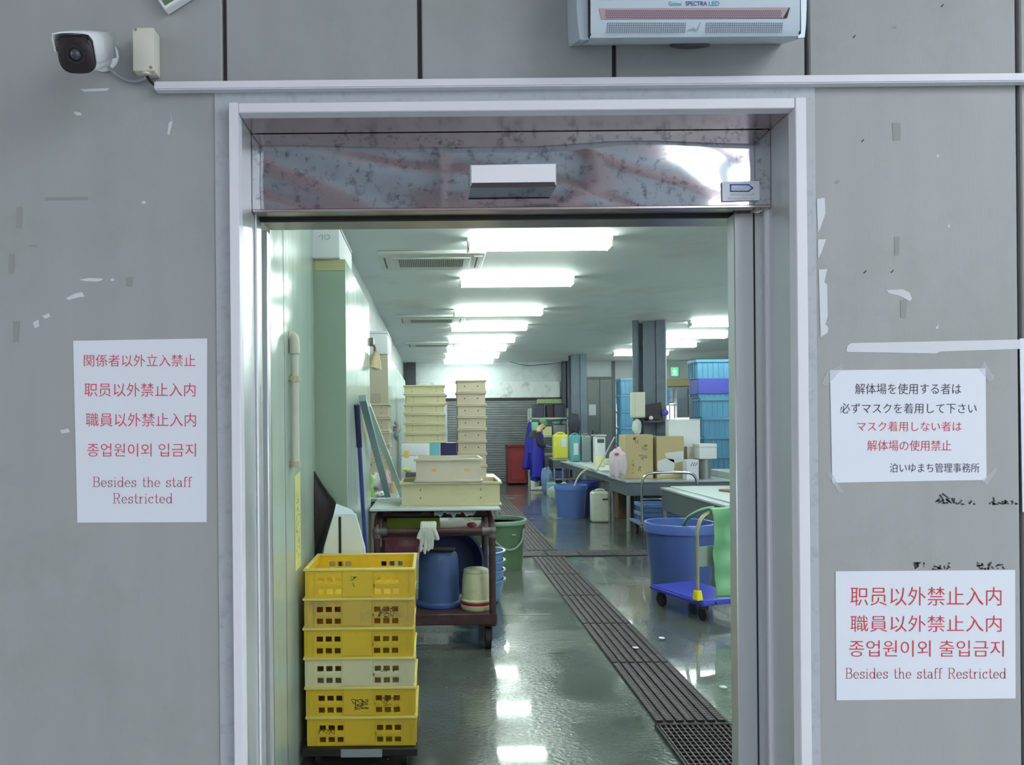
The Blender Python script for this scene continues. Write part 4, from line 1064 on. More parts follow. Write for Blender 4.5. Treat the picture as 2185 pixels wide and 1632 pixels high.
# --- bench in mid hall with crates
BT = .93
table('steel bench in mid hall holding the beige crate stacks', -.42, .80, 9.2, 10.3, BT, m_top)
w5 = []
for k in range(6):
    h = .118; z0 = 1.370 + (5-k)*.1195
    lab = 'wide cream fish crate, %s of the left stack in mid hall' % ORD[k]
    if not w5: w5.append((fcrate('fish_crate', -.365, .140, 9.5, 9.95, z0, z0+h, m_fish, lab, 'left stack of cream crates in mid hall', 'slant'), z0))
    else: dup(w5[0][0], ((.004, .022, -.002, .012, .006, .01)[k], 0, z0-w5[0][1]), lab)
tx = []
for k in range(8):
    h = .150; z0 = BT+.001 + (7-k)*.1515
    lab = 'tan fish crate, %s of the tall right stack in mid hall' % ORD[k]
    if not tx: tx.append((fcrate('fish_crate', .292, .652, 9.5, 9.95, z0, z0+h, m_fish2, lab, 'tall stack of tan crates in mid hall', 'round'), z0))
    else: dup(tx[0][0], ((0, -.002, .003, .004, .003, .002, .004, .005)[k], 0, z0-tx[0][1]), lab)
foambox('white foam box under the left crate stack in mid hall', -.40, -.055, 9.46, 9.98, BT+.001, 1.368, .35)
b = B().box((-.045, 9.48, BT+.001), (.075, 9.98, 1.368), bev=.004); solo('carton', b, mat('teal_carton', (110, 178, 190), .5, var=.05), 'teal carton under the left crate stack in mid hall', 'carton')
b = B().box((.088, 9.48, BT+.001), (.282, 9.9, 1.368), bev=.004); solo('carton', b, mat('navy_carton', (36, 30, 84), .5, var=.05), 'navy blue box between the two crate stacks in mid hall', 'box')
b = B().box((-.36, 9.452, 1.19), (-.305, 9.459, 1.28)); solo('price_tag', b, mat('orange_tag', (240, 190, 90), .5), 'orange square tag on the white foam box in mid hall', 'tag')
solo('plastic_bag', crumple((.02, 9.33, BT+.001), .13, .07, .17, 8), m_clear, 'crumpled white plastic bag in front of the teal carton', 'bag')
b = B().box((-.34, 9.24, BT+.001), (-.14, 9.36, BT+.09), bev=.01); solo('scale', b, mat('dark_scale', (88, 84, 88), .4), 'small dark grey tray at the left end of the mid hall bench', 'tray')
solo('sponge', crumple((-.385+.06, 9.30, BT+.092), .05, .04, .05, 9), mat('lemon_sponge', (222, 216, 120), .8), 'lemon yellow sponge on the dark grey tray', 'sponge')
# ================================================================ DRAIN COVERS
m_bar = mat('drain_bar', (50, 44, 49), .6, .1, var=.2, scale=20, rvar=.15)
GX0, GX1 = 1.165, 1.555
def grate(label, y0, y1):
    t = thing('drain_grate', label, 'drain cover', ((GX0+GX1)/2, (y0+y1)/2, 0), 'ribbed covers of the long floor drain')
    n = 7; p = (GX1-GX0)/n
    b = B()
    for i in range(n):
        x = GX0 + p*i
        b.box((x+.006, y0+.006, .002), (x+p-.008, y1-.006, .010), bev=.002)
    part('bars', b, m_bar, t, smooth=0)
    b = B(); k = int((y1-y0)/.03)
    for i in range(n):
        x = GX0 + p*i
        for j in range(k):
            y = y0+.012+j*(y1-y0-.024)/k; b.bm.faces.new([b.bm.verts.new(c) for c in ((x+.013, y, .0105), (x+p-.02, y, .0105), (x+p-.02, y+.012, .0105), (x+.013, y+.012, .0105))])
        b.box((x+p-.014, y0+.006, .009), (x+p-.009, y1-.006, .0125))
    part('ribs', b, mat('drain_rib', (108, 100, 106), .5, .2, var=.1), t, smooth=0)
gy = [4.09, 5.1, 6.1, 7.1, 8.1, 9.18]
gl = ['nearest, next to the mesh grating', 'second from the mesh grating', 'third from the mesh grating', 'fourth from the mesh grating', 'fifth, ending at the cross drain']
for (a, c), l in zip(zip(gy[:-1], gy[1:]), gl): grate('dark ribbed cover of the long drain, ' + l, a+.004, c-.004)
gy = [9.64, 11.2, 12.8, 14.4, 16.0, 17.4]
gl = ['just beyond the cross drain', 'second beyond the cross drain', 'third beyond the cross drain', 'fourth beyond the cross drain', 'farthest, near the red bin']
for (a, c), l in zip(zip(gy[:-1], gy[1:]), gl): grate('dark ribbed cover of the long drain, ' + l, a+.004, c-.004)
t = thing('drain_grate', 'flat dark cover plates of the cross drain', 'drain cover', (1.8, 9.4, 0))
b = B()
for i in range(4): b.box((.97+i*.40, 9.22, .002), (.97+i*.40+.39, 9.60, .011), bev=.003)
part('plates', b, m_bar, t)
t = thing('mesh_grating', 'square mesh steel floor grating just inside the doorway', 'floor grating', (1.5, 3.4, 0))
MX0 = WX(1396, DZ(1548, .004, 1396), 1548); MY1 = DZ(1548, .006, 1450); MY0 = 2.6
b = B()
b.box((MX0, MY0, .001), (MX0+.012, MY1, .016)); b.box((MX0, MY1-.012, .001), (2.2, MY1, .016)); b.box((MX0, MY0, .001), (2.2, MY0+.012, .016)); b.box((2.19, MY0, .001), (2.2, MY1, .016))
part('edge_bars', b, m_bar, t, smooth=0)
b = B(); n = 34
for i in range(n): y = MY0+.02+i*(MY1-MY0-.04)/n; b.box((MX0+.01, y, .003), (2.19, y+.010, .013))
part('cross_bars', b, m_bar, t, smooth=0)
b = B(); n = 36
for i in range(n): x = MX0+.02+i*(2.2-MX0-.04)/n; b.box((x, MY0+.012, .002), (x+.006, MY1-.012, .0145))
part('bearing_bars', b, MATS['drain_rib'], t, smooth=0)
b = B(); b.box((MX0+.005, MY0+.005, .0003), (2.195, MY1-.005, .0012)); part('pit_shade_sheet', b, m_pit_shade, t)  # flat dark sheet painting the shade below the grating
# small litter lying on the covers
for i, (x, y, lab) in enumerate(((1412, 1362, 'pale scrap lying on the nearest drain cover, left of centre'), (1356, 1383, 'pale scrap lying on the long drain, near its left edge'), (1543, 1467, 'pale scrap at the right edge of the drain beside the door post'))):
    D = DZ(y, .012, x); c = W(x, y, D); c.z = .013
    solo('paper_scrap', crumple(c, .022, .026, .008, 60+i, 10), m_foam, lab, 'scrap')
# puddle rims / strip across the floor
b = B(); y = DZ(1311, .002, 1110); b.box((WX(1072, y), y-.006, .0004), (WX(1172, y), y+.006, .004), bev=.001)
solo('cable_strip', b, m_steel2, 'thin pale strip lying across the wet floor beside the trolley', 'strip')

# ================================================================ BACK OF THE HALL
def wx(px): return WX(px, HD1)
def wz(py): return WZ(py, HD1)
# roller shutter with lintel
b = B(); z1 = wz(856); x0, x1 = wx(955), wx(1215); n = 34
for i in range(n):
    za = .02 + (z1-.02)*i/n; zb = .02 + (z1-.02)*(i+1)/n
    b.box((x0, HD1-.05+.012, za), (x1, HD1-.005, zb)); b.box((x0, HD1-.06, za+.012), (x1, HD1-.03, zb-.008), bev=.006)
sh = struct('door_2'); part('shutter_curtain', b, mat('shutter_grey', (128, 132, 136), .55, .3, var=.12, dirt=((84, 80, 84), .6, 2)), sh)
b = B(); b.box((x0-.1, HD1-.08, z1+.005), (x1+.1, HD1-.004, z1+.07)); part('dark_slot', b, mat('slot_black', (48, 44, 50), .7), sh)
b = B(); b.box((wx(882), HD1-.10, z1+.02+.05), (wx(1195), HD1-.004, wz(816)), bev=.01); part('lintel_box', b, mat('lintel_white', (222, 228, 228), .4, var=.06, scale=3, dirt=((130, 132, 134), .7, 4)), sh)
# grey steel door
b = B(); x0, x1 = wx(1253), wx(1306); z1 = wz(812)
d3 = struct('door_3'); b.box((x0, HD1-.05, .01), ((x0+x1)/2-.004, HD1-.004, z1), bev=.004); part('door_leaf', b, mat('grey_door', (124, 132, 132), .5, var=.06), d3)
b = B(); b.box(((x0+x1)/2+.004, HD1-.05, .01), (x1, HD1-.004, z1), bev=.004); part('door_leaf', b, MATS['grey_door'], d3)
b = B(); b.box((x1, HD1-.07, 0), (x1+.08, HD1-.004, z1+.5)); b.box((x0-.08, HD1-.07, z1), (x1, HD1-.004, z1+.06)); part('door_frame', b, mat('dark_frame', (98, 106, 108), .5), d3)
b = B(); b.box((wx(1256), HD1-.056, wz(889)), (wx(1271), HD1-.051, wz(866))); solo('notice_sheet', b, m_paper, 'small white paper stuck on the grey steel door at the back', 'notice')
# bright window behind the blue crates
wn = struct('window_1'); m_day = emis('daylight_pane', (246, 255, 248), 2.6)
b = B(); b.box((5.0, HD1-.02, wz(930)), (7.0, HD1-.005, wz(864))); part('pane', b, m_day, wn)
b = B(); 
for x in (4.95, 5.98, 6.98): b.box((x, HD1-.04, wz(932)), (x+.04, HD1-.003, wz(862)))
b.box((5.0, HD1-.04, wz(932)), (7.02, HD1-.003, wz(932)+.04)); b.box((5.0, HD1-.04, wz(862)-.04), (7.02, HD1-.003, wz(862))); part('window_frame', b, m_steel2, wn)
# exit sign
t = thing('exit_sign', 'small green lit exit sign on the back wall', 'exit sign', (wx(1438), HD1-.06, wz(808)))
b = B(); b.box((wx(1430), HD1-.09, wz(808)), (wx(1447), HD1-.004, wz(788)), bev=.004); part('sign_case', b, m_fix, t)
b = B(); b.box((wx(1431), HD1-.094, wz(807)), (wx(1446), HD1-.089, wz(789))); part('green_panel', b, emis('exit_green', (70, 190, 120), 1.3), t)
b = B(); f = lambda x, y: Vector((wx(x), HD1-.096, wz(y)))
lines(b, [((1438,792),(1438,799)), ((1438,799),(1435,805)), ((1438,799),(1441,805)), ((1438,795),(1434,798)), ((1438,795),(1442,797))], 1.5, f); part('running_man', b, emis('exit_white', (220, 255, 230), 1.5), t, smooth=0, flip=False)
# plank on the wall, grey cabinets
b = B(); b.box((wx(1420), HD1-.16, wz(829)), (wx(1500), HD1-.004, wz(814)), bev=.01); solo('wooden_plank', b, mat('pale_wood', (196, 182, 140), .6, var=.1, stretch=(.5, 4, 4)), 'pale wooden plank fixed along the back wall, right of the big column', 'plank')
for i, (a, c, lab) in enumerate(((1436, 1460, 'left'), (1461, 1492, 'right'))):
    t = thing('wall_cabinet', 'grey cabinet under the wooden plank, the %s of the pair' % lab, 'cabinet', (wx((a+c)/2), HD1-.2, wz(895)), 'grey cabinets on the back wall')
    b = B(); b.box((wx(a), HD1-.36, wz(896)), (wx(c)-.01, HD1-.004, wz(834)), bev=.01); part('cabinet_body', b, mat('cabinet_grey', (150, 160, 172), .5), t)
    b = B(); b.box((wx(a)+.03, HD1-.375, wz(893)), (wx(c)-.04, HD1-.361, wz(856)), bev=.005); part('cabinet_door', b, mat('cabinet_door', (134, 144, 160), .5), t)
# air conditioners
m_ac = mat('aircon_white', (214, 218, 212), .4, var=.04)
def aircon(label, x0, x1, y0, y1):
    t = thing('air_conditioner', label, 'air conditioner', ((x0+x1)/2, (y0+y1)/2, CEIL-.05), 'ceiling air conditioners')
    b = B(); b.box((x0, y0, CEIL-.035), (x1, y1, CEIL-.0005), bev=.01); part('panel', b, m_ac, t)
    b = B(); b.box((x0+.14, y0+.18, CEIL-.045), (x1-.14, y1-.18, CEIL-.034), bev=.004); part('intake_frame', b, m_ac, t)
    b = B()
    for i in range(34): x = x0+.2+i*(x1-x0-.4)/34; b.box((x, y0+.22, CEIL-.048), (x+.011, y1-.22, CEIL-.044))
    part('intake_grille', b, mat('grille_dark', (106, 108, 102), .6), t, smooth=0)
    for x in (x0+.03, x1-.11):
        b = B(); b.box((x, y0+.12, CEIL-.042), (x+.08, y1-.12, CEIL-.034), bev=.003); s = part('outlet', b, m_ac, t)
        b = B(); b.box((x+.025, y0+.16, CEIL-.045), (x+.04, y1-.16, CEIL-.0405)); part('louvre', b, mat('louvre_dark', (88, 90, 86), .6), s)
    return t
a0 = aircon('ceiling air conditioner nearest the doorway', -.53, .52, 7.36, 8.16)
dup(a0, (-.01, 4.35, 0), 'ceiling air conditioner, second from the doorway'); dup(a0, (-.01, 8.15, 0), 'ceiling air conditioner farthest from the doorway')

# columns (structure)
m_col = mat('column_grey', (98, 110, 124), .5, .1, var=.14, scale=4, dirt=((66, 70, 80), .6, 3))
m_cold = mat('column_dark', (62, 62, 76), .5, var=.1)
def hcol(name, x0, x1, y0, m):
    w = x1-x0; b = B()
    b.box((x0, y0, 0), (x1, y0+.02, CEIL)); b.box((x0, y0+w*.95, 0), (x1, y0+w*.95+.02, CEIL)); b.box((x0+w*.46, y0+.02, 0), (x0+w*.54, y0+w*.95, CEIL))
    b.box((x0+w*.58, y0-.03, 0), (x1, y0-.001, CEIL)); struct(name, b, m)
hcol('column_big', WX(1375, 12.6), WX(1420, 12.6), 12.62, m_col)
hcol('column_middle', WX(1220, 18.7), WX(1253, 18.7), 18.72, m_col)
b = B(); b.box((WX(868, 20.7), 20.68, 0), (WX(888, 20.7), 20.9, CEIL)); struct('column_rear', b, m_cold)
b = B(); b.box((wx(1197)-.0, HD1-.3, 0), (wx(1204), HD1-.11, CEIL)); b.box((wx(1207), HD1-.3, 0), (wx(1215), HD1-.11, CEIL)); struct('column_pair', b, m_cold)
b = B(); b.cyl((WX(1359, 12.55), 12.6, 0), (WX(1359, 12.55), 12.6, CEIL), .052, n=18); struct('column_pipe', b, m_col)
b = B(); x = WX(1421, 12.6); b.cyl((x+.012, 12.62, .8), (x+.012, 12.62, CEIL), .012, n=8); solo('conduit_pipe', b, m_white, 'thin pale pipe running down the right edge of the big column', 'pipe')

# ================================================================ RIGHT SIDE: TABLES AND WHAT STANDS ON THEM
TZ = .74
ta = table('long grey steel table in front of the big column, holding cartons', 2.82, 5.4, 11.3, 12.45, TZ, m_top, .22, lr=.03)
tc = table('steel table running away beside the big column with a white board on it', 2.86, 3.445, 12.55, 17.4, TZ, m_top, .12)
tb = table('near steel table with a white top, behind the blue bin', 3.03, 4.9, 8.0, 10.3, TZ-.012, m_top, .29)
b = B(); b.box((3.16, 8.05, TZ-.0115), (4.88, 10.28, TZ+.004), bev=.004); solo('cutting_board', b, m_brd, 'wide white board covering the near steel table', 'board')
b = B(); b.box((2.92, 13.4, TZ+.001), (3.43, 16.9, TZ+.035), bev=.006); solo('cutting_board', b, m_brd, 'long white board on the far table beside the column', 'board')
b = B(); b.box((4.42, 11.32, TZ+.001), (5.38, 12.4, TZ+.10), bev=.006); solo('cutting_board', b, m_brd, 'thick white slab at the right end of the carton table', 'board')
b = B(); b.box((3.62, 8.55, TZ+.0045), (3.75, 9.5, TZ+.03), bev=.004, rot=Matrix.Rotation(.25, 3, 'Z')); solo('wooden_strip', b, mat('brown_strip', (128, 98, 72), .6), 'brown wooden strip lying on the white board of the near table', 'wood')
b = B(); b.box((4.0, 8.4, TZ+.0045), (4.5, 8.75, TZ+.03), bev=.004); solo('plastic_tray', b, mat('mint_plastic', (146, 200, 184), .4), 'pale mint tray lying on the white board of the near table', 'tray')
# cartons
m_kraft = mat('kraft_card', (186, 170, 130), .75, var=.05, scale=2)
def carton(name, label, x0, x1, y0, y1, z0, z1, m, marks=0, lab=None, seam=True):
    t = thing(name, label, 'carton', ((x0+x1)/2, (y0+y1)/2, z0))
    b = B(); b.box((x0, y0, z0), (x1, y1, z1), bev=.004); part('box_body', b, m, t)
    b = B(); b.box((x0+.003, y0+.003, z1-.001), (x1-.003, (y0+y1)/2-.002, z1+.005)); part('flap', b, m, t); b = B(); b.box((x0+.003, (y0+y1)/2+.002, z1-.001), (x1-.003, y1-.003, z1+.005)); part('flap', b, m, t)
    if marks:
        b = B(); f = lambda u, v: Vector((x0+u*(x1-x0), y0-.0015, z0+v*(z1-z0)))
        for i, (u0, v0, u1, v1) in enumerate(((.22, .08, .30, .45), (.46, .16, .55, .28), (.24, .80, .45, .95), (.6, .62, .8, .78), (.50, .4, .8, .55))):
            scribble(b, f, u0, v0, u1, v1, 12, .018, marks+i)
        part('printed_marks', b, mat('carton_print', (120, 106, 80), .8), t, smooth=0, flip=False)
    return t
cy = 11.75
carton('carton', 'tall kraft carton with printed marks, left of the two on the long table', WX(1334, cy), WX(1393, cy), cy, cy+.42, TZ+.001, WZ(932, cy), m_kraft, 31)
cz = 11.75; x0, x1 = WX(1401, cz), WX(1459, cz)
t = carton('carton', 'kraft carton with white labels, right of the two on the long table', x0, x1, cz, cz+.27, TZ+.001, WZ(936, cz), m_kraft, 0)
f = lambda x, y: W(x, y, cz-.002)
b = B(); flat(b, [(1403,984),(1420,978),(1438,980),(1440,990),(1436,1012),(1410,1014),(1402,996)], f); part('white_label', b, mat('label_white', (214, 216, 220), .5, var=.05), t, smooth=0, flip=False)
b = B(); flat(b, [(1418,966),(1458,962),(1458,984),(1440,988),(1422,978)], f); part('white_label', b, MATS['label_white'], t, smooth=0, flip=False)
# plastic bag with red print, sticks
solo('plastic_bag', crumple((WX(1316, 11.6), 11.55, TZ+.001), .13, .11, .42, 13, 22), mat('pale_pink_bag', (222, 206, 218), .3, var=.06), 'pale plastic shopping bag left of the tall carton', 'bag')
c = W(1316, 969, 11.43); b = B(); b.ball(c, .028, 1.3, .4, .8, 14); solo('red_tie', b, mat('red_tie', (214, 80, 108), .5), 'red knot on the front of the pale plastic shopping bag', 'tie')
b = B(); b.cyl((WX(1298, 12.0), 12.9, TZ+.045), (WX(1338, 12.0)-.02, 12.75, WZ(936, 12.6)), .012, n=8); solo('wooden_stick', b, m_white, 'thin white stick leaning against the tall carton', 'stick')
# foam panel and boxes right of the cartons
t = foambox('big white foam box standing behind the right carton', WX(1421, 12.2)+.36-.36, WX(1487, 12.2), 12.05, 12.24, TZ+.001, WZ(899, 12.2), .02)
D = 12.0
foambox('small white foam box perched on a steel canister beside the cartons', WX(1489, 11.62), WX(1526, 11.62), 11.56, 11.86, WZ(984, 11.6), WZ(952, 11.6), .25)
carton('carton', 'beige carton half hidden between the right carton and foam boxes', WX(1460, D), WX(1488, D), 11.87, 12.02, TZ+.001, WZ(958, D), mat('pale_card', (204, 198, 190), .7), 0)
t = thing('white_carton', 'small white carton with slanting marks in front of the cartons', 'carton', (WX(1476, 11.45), 11.5, TZ))
b = B(); b.box((WX(1465, 11.4), 11.42, TZ+.001), (WX(1491, 11.4), 11.60, WZ(986, 11.4)), bev=.004); part('box_body', b, m_paper, t)
b = B(); f = lambda x, y: W(x, y, 11.417); lines(b, [((1474+i*5, 994), (1478+i*5, 987)) for i in range(3)], 1.2, f); part('slanting_marks', b, m_ink, t, smooth=0, flip=False)
b = B(); c = Vector((WX(1505, 11.7), 11.72, TZ+.001)); b.lathe(c, [(0, 0), (.085, 0), (.085, .17), (.078, WZ(984, 11.6)-TZ-.004), (0, WZ(984, 11.6)-TZ-.003)], 28); solo('steel_canister', b, mat('canister_grey', (150, 158, 162), .3, .7), 'grey steel canister under the small foam box', 'canister')
# gear fixed to the big column
D = 12.5
t = thing('switch_box', 'beige switch box on the pipe left of the big column', 'switch box', (WX(1358, D), D, WZ(895, D)))
b = B(); b.box((WX(1346, D), 12.38, WZ(895, D)), (WX(1373, D), 12.545, WZ(841, D)), bev=.008); part('box_body', b, m_bge, t)
b = B(); b.box((WX(1351, D), 12.372, WZ(893, D)), (WX(1371, D), 12.381, WZ(843, D)), bev=.003); part('box_door', b, m_bge, t)
b = B(); q = [(1376,864),(1411,858),(1415,895),(1377,894)]; b.prism([W(x, y, 12.40) for x, y in q], (0, .18, 0)); solo('speaker_box', b, mat('black_case', (42, 36, 44), .5), 'tilted black box mounted on the big column', 'box')
b = B(); b.box((WX(1376, D), 12.30, WZ(906, D)), (WX(1422, D), 12.60, WZ(901, D)), bev=.003); solo('bracket_shelf', b, mat('dark_shelf', (70, 66, 74), .5), 'small dark shelf fixed to the big column', 'shelf')
c = W(1419, 880, 12.36); b = B(); b.ball(c, .055, 1.1, .8, 1.0, 16); solo('hard_hat', b, mat('violet_plastic', (92, 80, 186), .4), 'violet round object beside the black box on the column', 'hat')
c = W(1389, 893, 12.34); c.z = WZ(901, 12.5)+.036; b = B(); b.ball(c, .034); solo('tape_roll', b, m_foam, 'small white ball on the dark column shelf', 'roll')
solo('plastic_bag', crumple((WX(1359, 12.45), 12.45, WZ(895, 12.45)-.285), .07, .05, .24, 15), m_clear, 'white plastic bag hanging under the beige switch box', 'bag')
# blue crates in tall stacks
m_bc = mat('blue_crate_plastic', (92, 150, 186), .35, var=.10, scale=4)
m_bc2 = mat('violet_crate_band', (80, 86, 186), .4)
def bcrate(label, x0, x1, y0, y1, z0, z1, group, m=None):
    t = thing('blue_crate', label, 'crate', ((x0+x1)/2, (y0+y1)/2, z0), group); m = m or m_bc
    b = B(); openbox(b, x0+.012, x1-.012, y0+.012, y1-.012, z0, z1-.004, .012); part('crate_body', b, m, t, smooth=0)
    b = B(); rimbox(b, x0, x1, y0, y1, z1-.05, z1, .02, .004); part('rim', b, m, t)
    b = B()
    for i in range(7): x = x0+.02+i*(x1-x0-.05)/6; b.box((x, y0+.001, z0+.02), (x+.014, y0+.013, z1-.05))
    for i in range(5): y = y0+.03+i*(y1-y0-.07)/4; b.box((x0+.001, y, z0+.02), (x0+.013, y+.014, z1-.05))
    part('ribs', b, m, t, smooth=0)
    return t
zt = WZ(772, 13.4); n = 8; hh = zt/n; base = None
xb_l, xt_l = WX(1517, 13.4), WX(1487, 13.4)
for k in range(n):
    lab = 'blue crate, %s of the tall leaning stack at the right' % ORD[k]
    i = n-1-k; dx = (xt_l-xb_l)*(i/(n-1))
    if base is None: base = bcrate(lab, xb_l+dx, xb_l+dx+.60, 13.4, 13.85, i*hh+.001, (i+1)*hh-.001, 'tall leaning stack of blue crates'); bdx = dx; bi = i
    else:
        c = dup(base, (dx-bdx, 0, (i-bi)*hh), lab)
        if k == 1:
            for ch in kids(c):
                if ch.name.startswith('rim'):
                    b = B(); x0 = xb_l+bdx; rimbox(b, x0, x0+.60, 13.4, 13.85, (bi+1)*hh-.26, (bi+1)*hh-.001, .02, .004); o2 = part('violet_rim', b, m_bc2, None, org=origin(c)-Vector((dx-bdx, 0, (i-bi)*hh)), label='violet-blue rim band')
                    o2.parent = c; o2.location = (0, 0, 0); bpy.data.objects.remove(ch); break
zt = WZ(811, 17.8); n = 7; hh = zt/n; base = None
for k in range(n):
    lab = 'blue crate, %s of the stack behind the big column' % ORD[k]; i = n-1-k
    if base is None: base = bcrate(lab, WX(1325, 17.8), WX(1378, 17.8), 17.8, 18.25, i*hh+.001, (i+1)*hh-.001, 'stack of blue crates behind the big column'); bi = i
    else: dup(base, (0, 0, (i-bi)*hh), lab)
zt = WZ(830, 19.0); base = None
for k in range(2):
    lab = 'blue crate right of the big column in front of the window, %s one' % ('upper', 'lower')[k]; i = 1-k
    if base is None: base = bcrate(lab, WX(1418, 19.0), WX(1442, 19.0), 19.4, 19.8, zt-.42+.21*i, zt-.42+.21*i+.208, 'blue crates in front of the window')
    else: dup(base, (0, 0, -.21), lab)
table('tall stand in front of the window holding two blue crates', WX(1416, 19.0), WX(1446, 19.0)+.1, 19.35, 19.85, zt-.425, m_steel2, 0, lr=.015, name='stand', cat='stand')

# under and in front of the tables
def pail(label, c, r, h, m, mr, name='bucket', cat='bucket', handle=False):
    t = thing(name, label, cat, c); c = Vector(c)
    b = B(); b.lathe(c, [(0, .008), (r*.78, .008), (r*.80, 0), (r*.82, .02), (r*.95, h*.9), (r*.90, h*.9), (r*.77, .03), (0, .03)], 40); part('bucket_wall', b, m, t)
    b = B(); b.lathe(c, [(r*.93, h*.86), (r, h*.865), (r*1.01, h*.97), (r*.99, h), (r*.92, h), (r*.91, h*.86), (r*.93, h*.86)], 40); part('rim', b, mr, t)
    return t
m_blu = mat('blue_bucket_plastic', (86, 112, 178), .4, var=.06, scale=3); m_blur = mat('blue_bucket_rim', (90, 122, 196), .35)
pail('round blue tub with a pale hose, beyond the cross drain', (WX(1222, 12.9), 13.15, 0), .285, .545, m_blu, m_blur)
pail('dark blue tub half hidden behind the round blue tub', (WX(1246, 13.9), 13.85, 0), .27, .56, mat('deep_blue_plastic', (48, 54, 122), .4), mat('deep_blue_rim', (52, 60, 132), .4))
b = B(); D = 13.2; b.tube([W(1222,1060,D), W(1224,1040,D), W(1234,1016,D), W(1246,1004,D), W(1258,998,D), (2.80, 13.3, .745)], .017, 10, 2); solo('hose', b, mat('pale_hose', (196, 200, 168), .5), 'pale hose curving from the round blue tub up to the table', 'hose')
bigp = (WX(1452, 7.3), 7.35, 0)
t = pail('big blue bin behind the platform truck', bigp, .335, .645, mat('big_blue_plastic', (74, 96, 156), .4, var=.1, scale=2), mat('big_blue_rim', (84, 108, 178), .35), 'bin', 'bin')
b = B(); c = Vector(bigp); a = -1.15; b.box(c+Vector((.285*math.cos(a)-.03, .285*math.sin(a)-.012, .36)), c+Vector((.285*math.cos(a)+.03, .285*math.sin(a)+.012, .45)), bev=.006); part('side_grip', b, mat('grip_dark', (60, 52, 62), .5), t)
# white jerrycan
def jerry(label, x0, x1, y0, y1, z0, z1, m, lab=None, cat='jerrycan'):
    t = thing('jerrycan', label, cat, ((x0+x1)/2, (y0+y1)/2, z0)); h = z1-z0; w = x1-x0
    b = B(); b.box((x0, y0, z0), (x1, y1, z0+h*.93), bev=min(w, y1-y0)*.2, seg=4); part('can_body', b, m, t)
    b = B(); b.tube([(x0+w*.2, (y0+y1)/2, z0+h*.90), (x0+w*.28, (y0+y1)/2, z0+h*.965), (x0+w*.45, (y0+y1)/2, z0+h*.985), (x0+w*.7, (y0+y1)/2, z0+h*.985), (x0+w*.82, (y0+y1)/2, z0+h*.90)], w*.06, 8, 1); part('carry_handle', b, m, t)
    b = B(); b.cyl((x0+w*.16, (y0+y1)/2, z0+h*.88), (x0+w*.16, (y0+y1)/2, z0+h*.97), w*.08, n=14); part('cap', b, mat('cap_grey', (150, 156, 160), .4), t)
    if lab: b = B(); b.box((x0+w*lab[0], y0-.003, z0+h*lab[1]), (x0+w*lab[2], y0+.001, z0+h*lab[3])); part('paper_label', b, m_paper, t)
    return t
m_jw = mat('white_jerrycan', (206, 210, 198), .4, var=.06, dirt=((160, 162, 150), .4, 8))
D = 12.3; t = jerry('white jerrycan on the wet floor under the table corner', WX(1262, D), WX(1308, D)-.06, D, D+.22, 0.0, .53, m_jw)
b = B(); b.box((WX(1284, D), D-.004, .36), (WX(1296, D), D+.002, .385), bev=.001); part('spout_slot', b, m_hole, t)
D = 13.0; carton('carton', 'brown wet carton on the floor behind the white jerrycan', WX(1311, D), WX(1334, D)+.1, D-.2, D+.15, 0, .46, mat('wet_card', (104, 84, 64), .6, var=.2, dirt=((150, 140, 124), .5, 9)), 0)
# hand cart with chrome handle
t = thing('hand_cart', 'flat cart with a bent chrome handle in front of the long table', 'cart', (3.32, 10.82, 0))
cx0, cx1, cd = WX(1368, 10.62), WX(1487, 10.62), 10.62
b = B(); b.box((cx0-.03, cd-.04, .17), (cx1+.03, 11.22, .205), bev=.006); part('deck', b, mat('cart_blue_grey', (96, 116, 146), .5, var=.1), t)
b = B(); b.box((cx0-.04, cd-.05, .20), (cx1+.04, cd-.042, .215)); b.box((cx0-.04, cd-.05, .155), (cx1+.04, cd-.041, .17)); part('edge_trim', b, mat('brass_trim', (178, 172, 140), .4, .5), t)
zh = WZ(1012, cd)
b = B(); b.tube([(cx0, cd, .17), (cx0, cd, zh-.14), (cx0+.04, cd, zh-.04), (cx0+.14, cd, zh), (cx1-.14, cd, zh), (cx1-.04, cd, zh-.04), (cx1, cd, zh-.14), (cx1, cd, .17)], .018, 12, 2); part('handle', b, mat('chrome', (190, 192, 196), .15, 1.0), t)
b = B(); z = WZ(1069, cd); b.cyl((cx0, cd, z), (cx1, cd, z), .010, n=10); part('handle_crossbar', b, MATS['chrome'], t)
for x in (cx0+.06, cx1-.06):
    for y in (cd+.05, 11.14):
        b = B(); b.box((x-.02, y-.02, .10), (x+.02, y+.02, .171)); b.cyl((x-.018, y, .06), (x+.018, y, .06), .06, n=18); part('caster', b, m_rust, t)
bc = bcrate('flat blue crate lying on the deck of the hand cart, lower one', cx0+.04, cx1-.10, 10.70, 11.15, .2065, .33, 'flat blue crates on the hand cart', mat('steel_blue_plastic', (84, 118, 168), .4, var=.1))
dup(bc, (.0, 0, .126), 'flat blue crate on the hand cart, upper one')
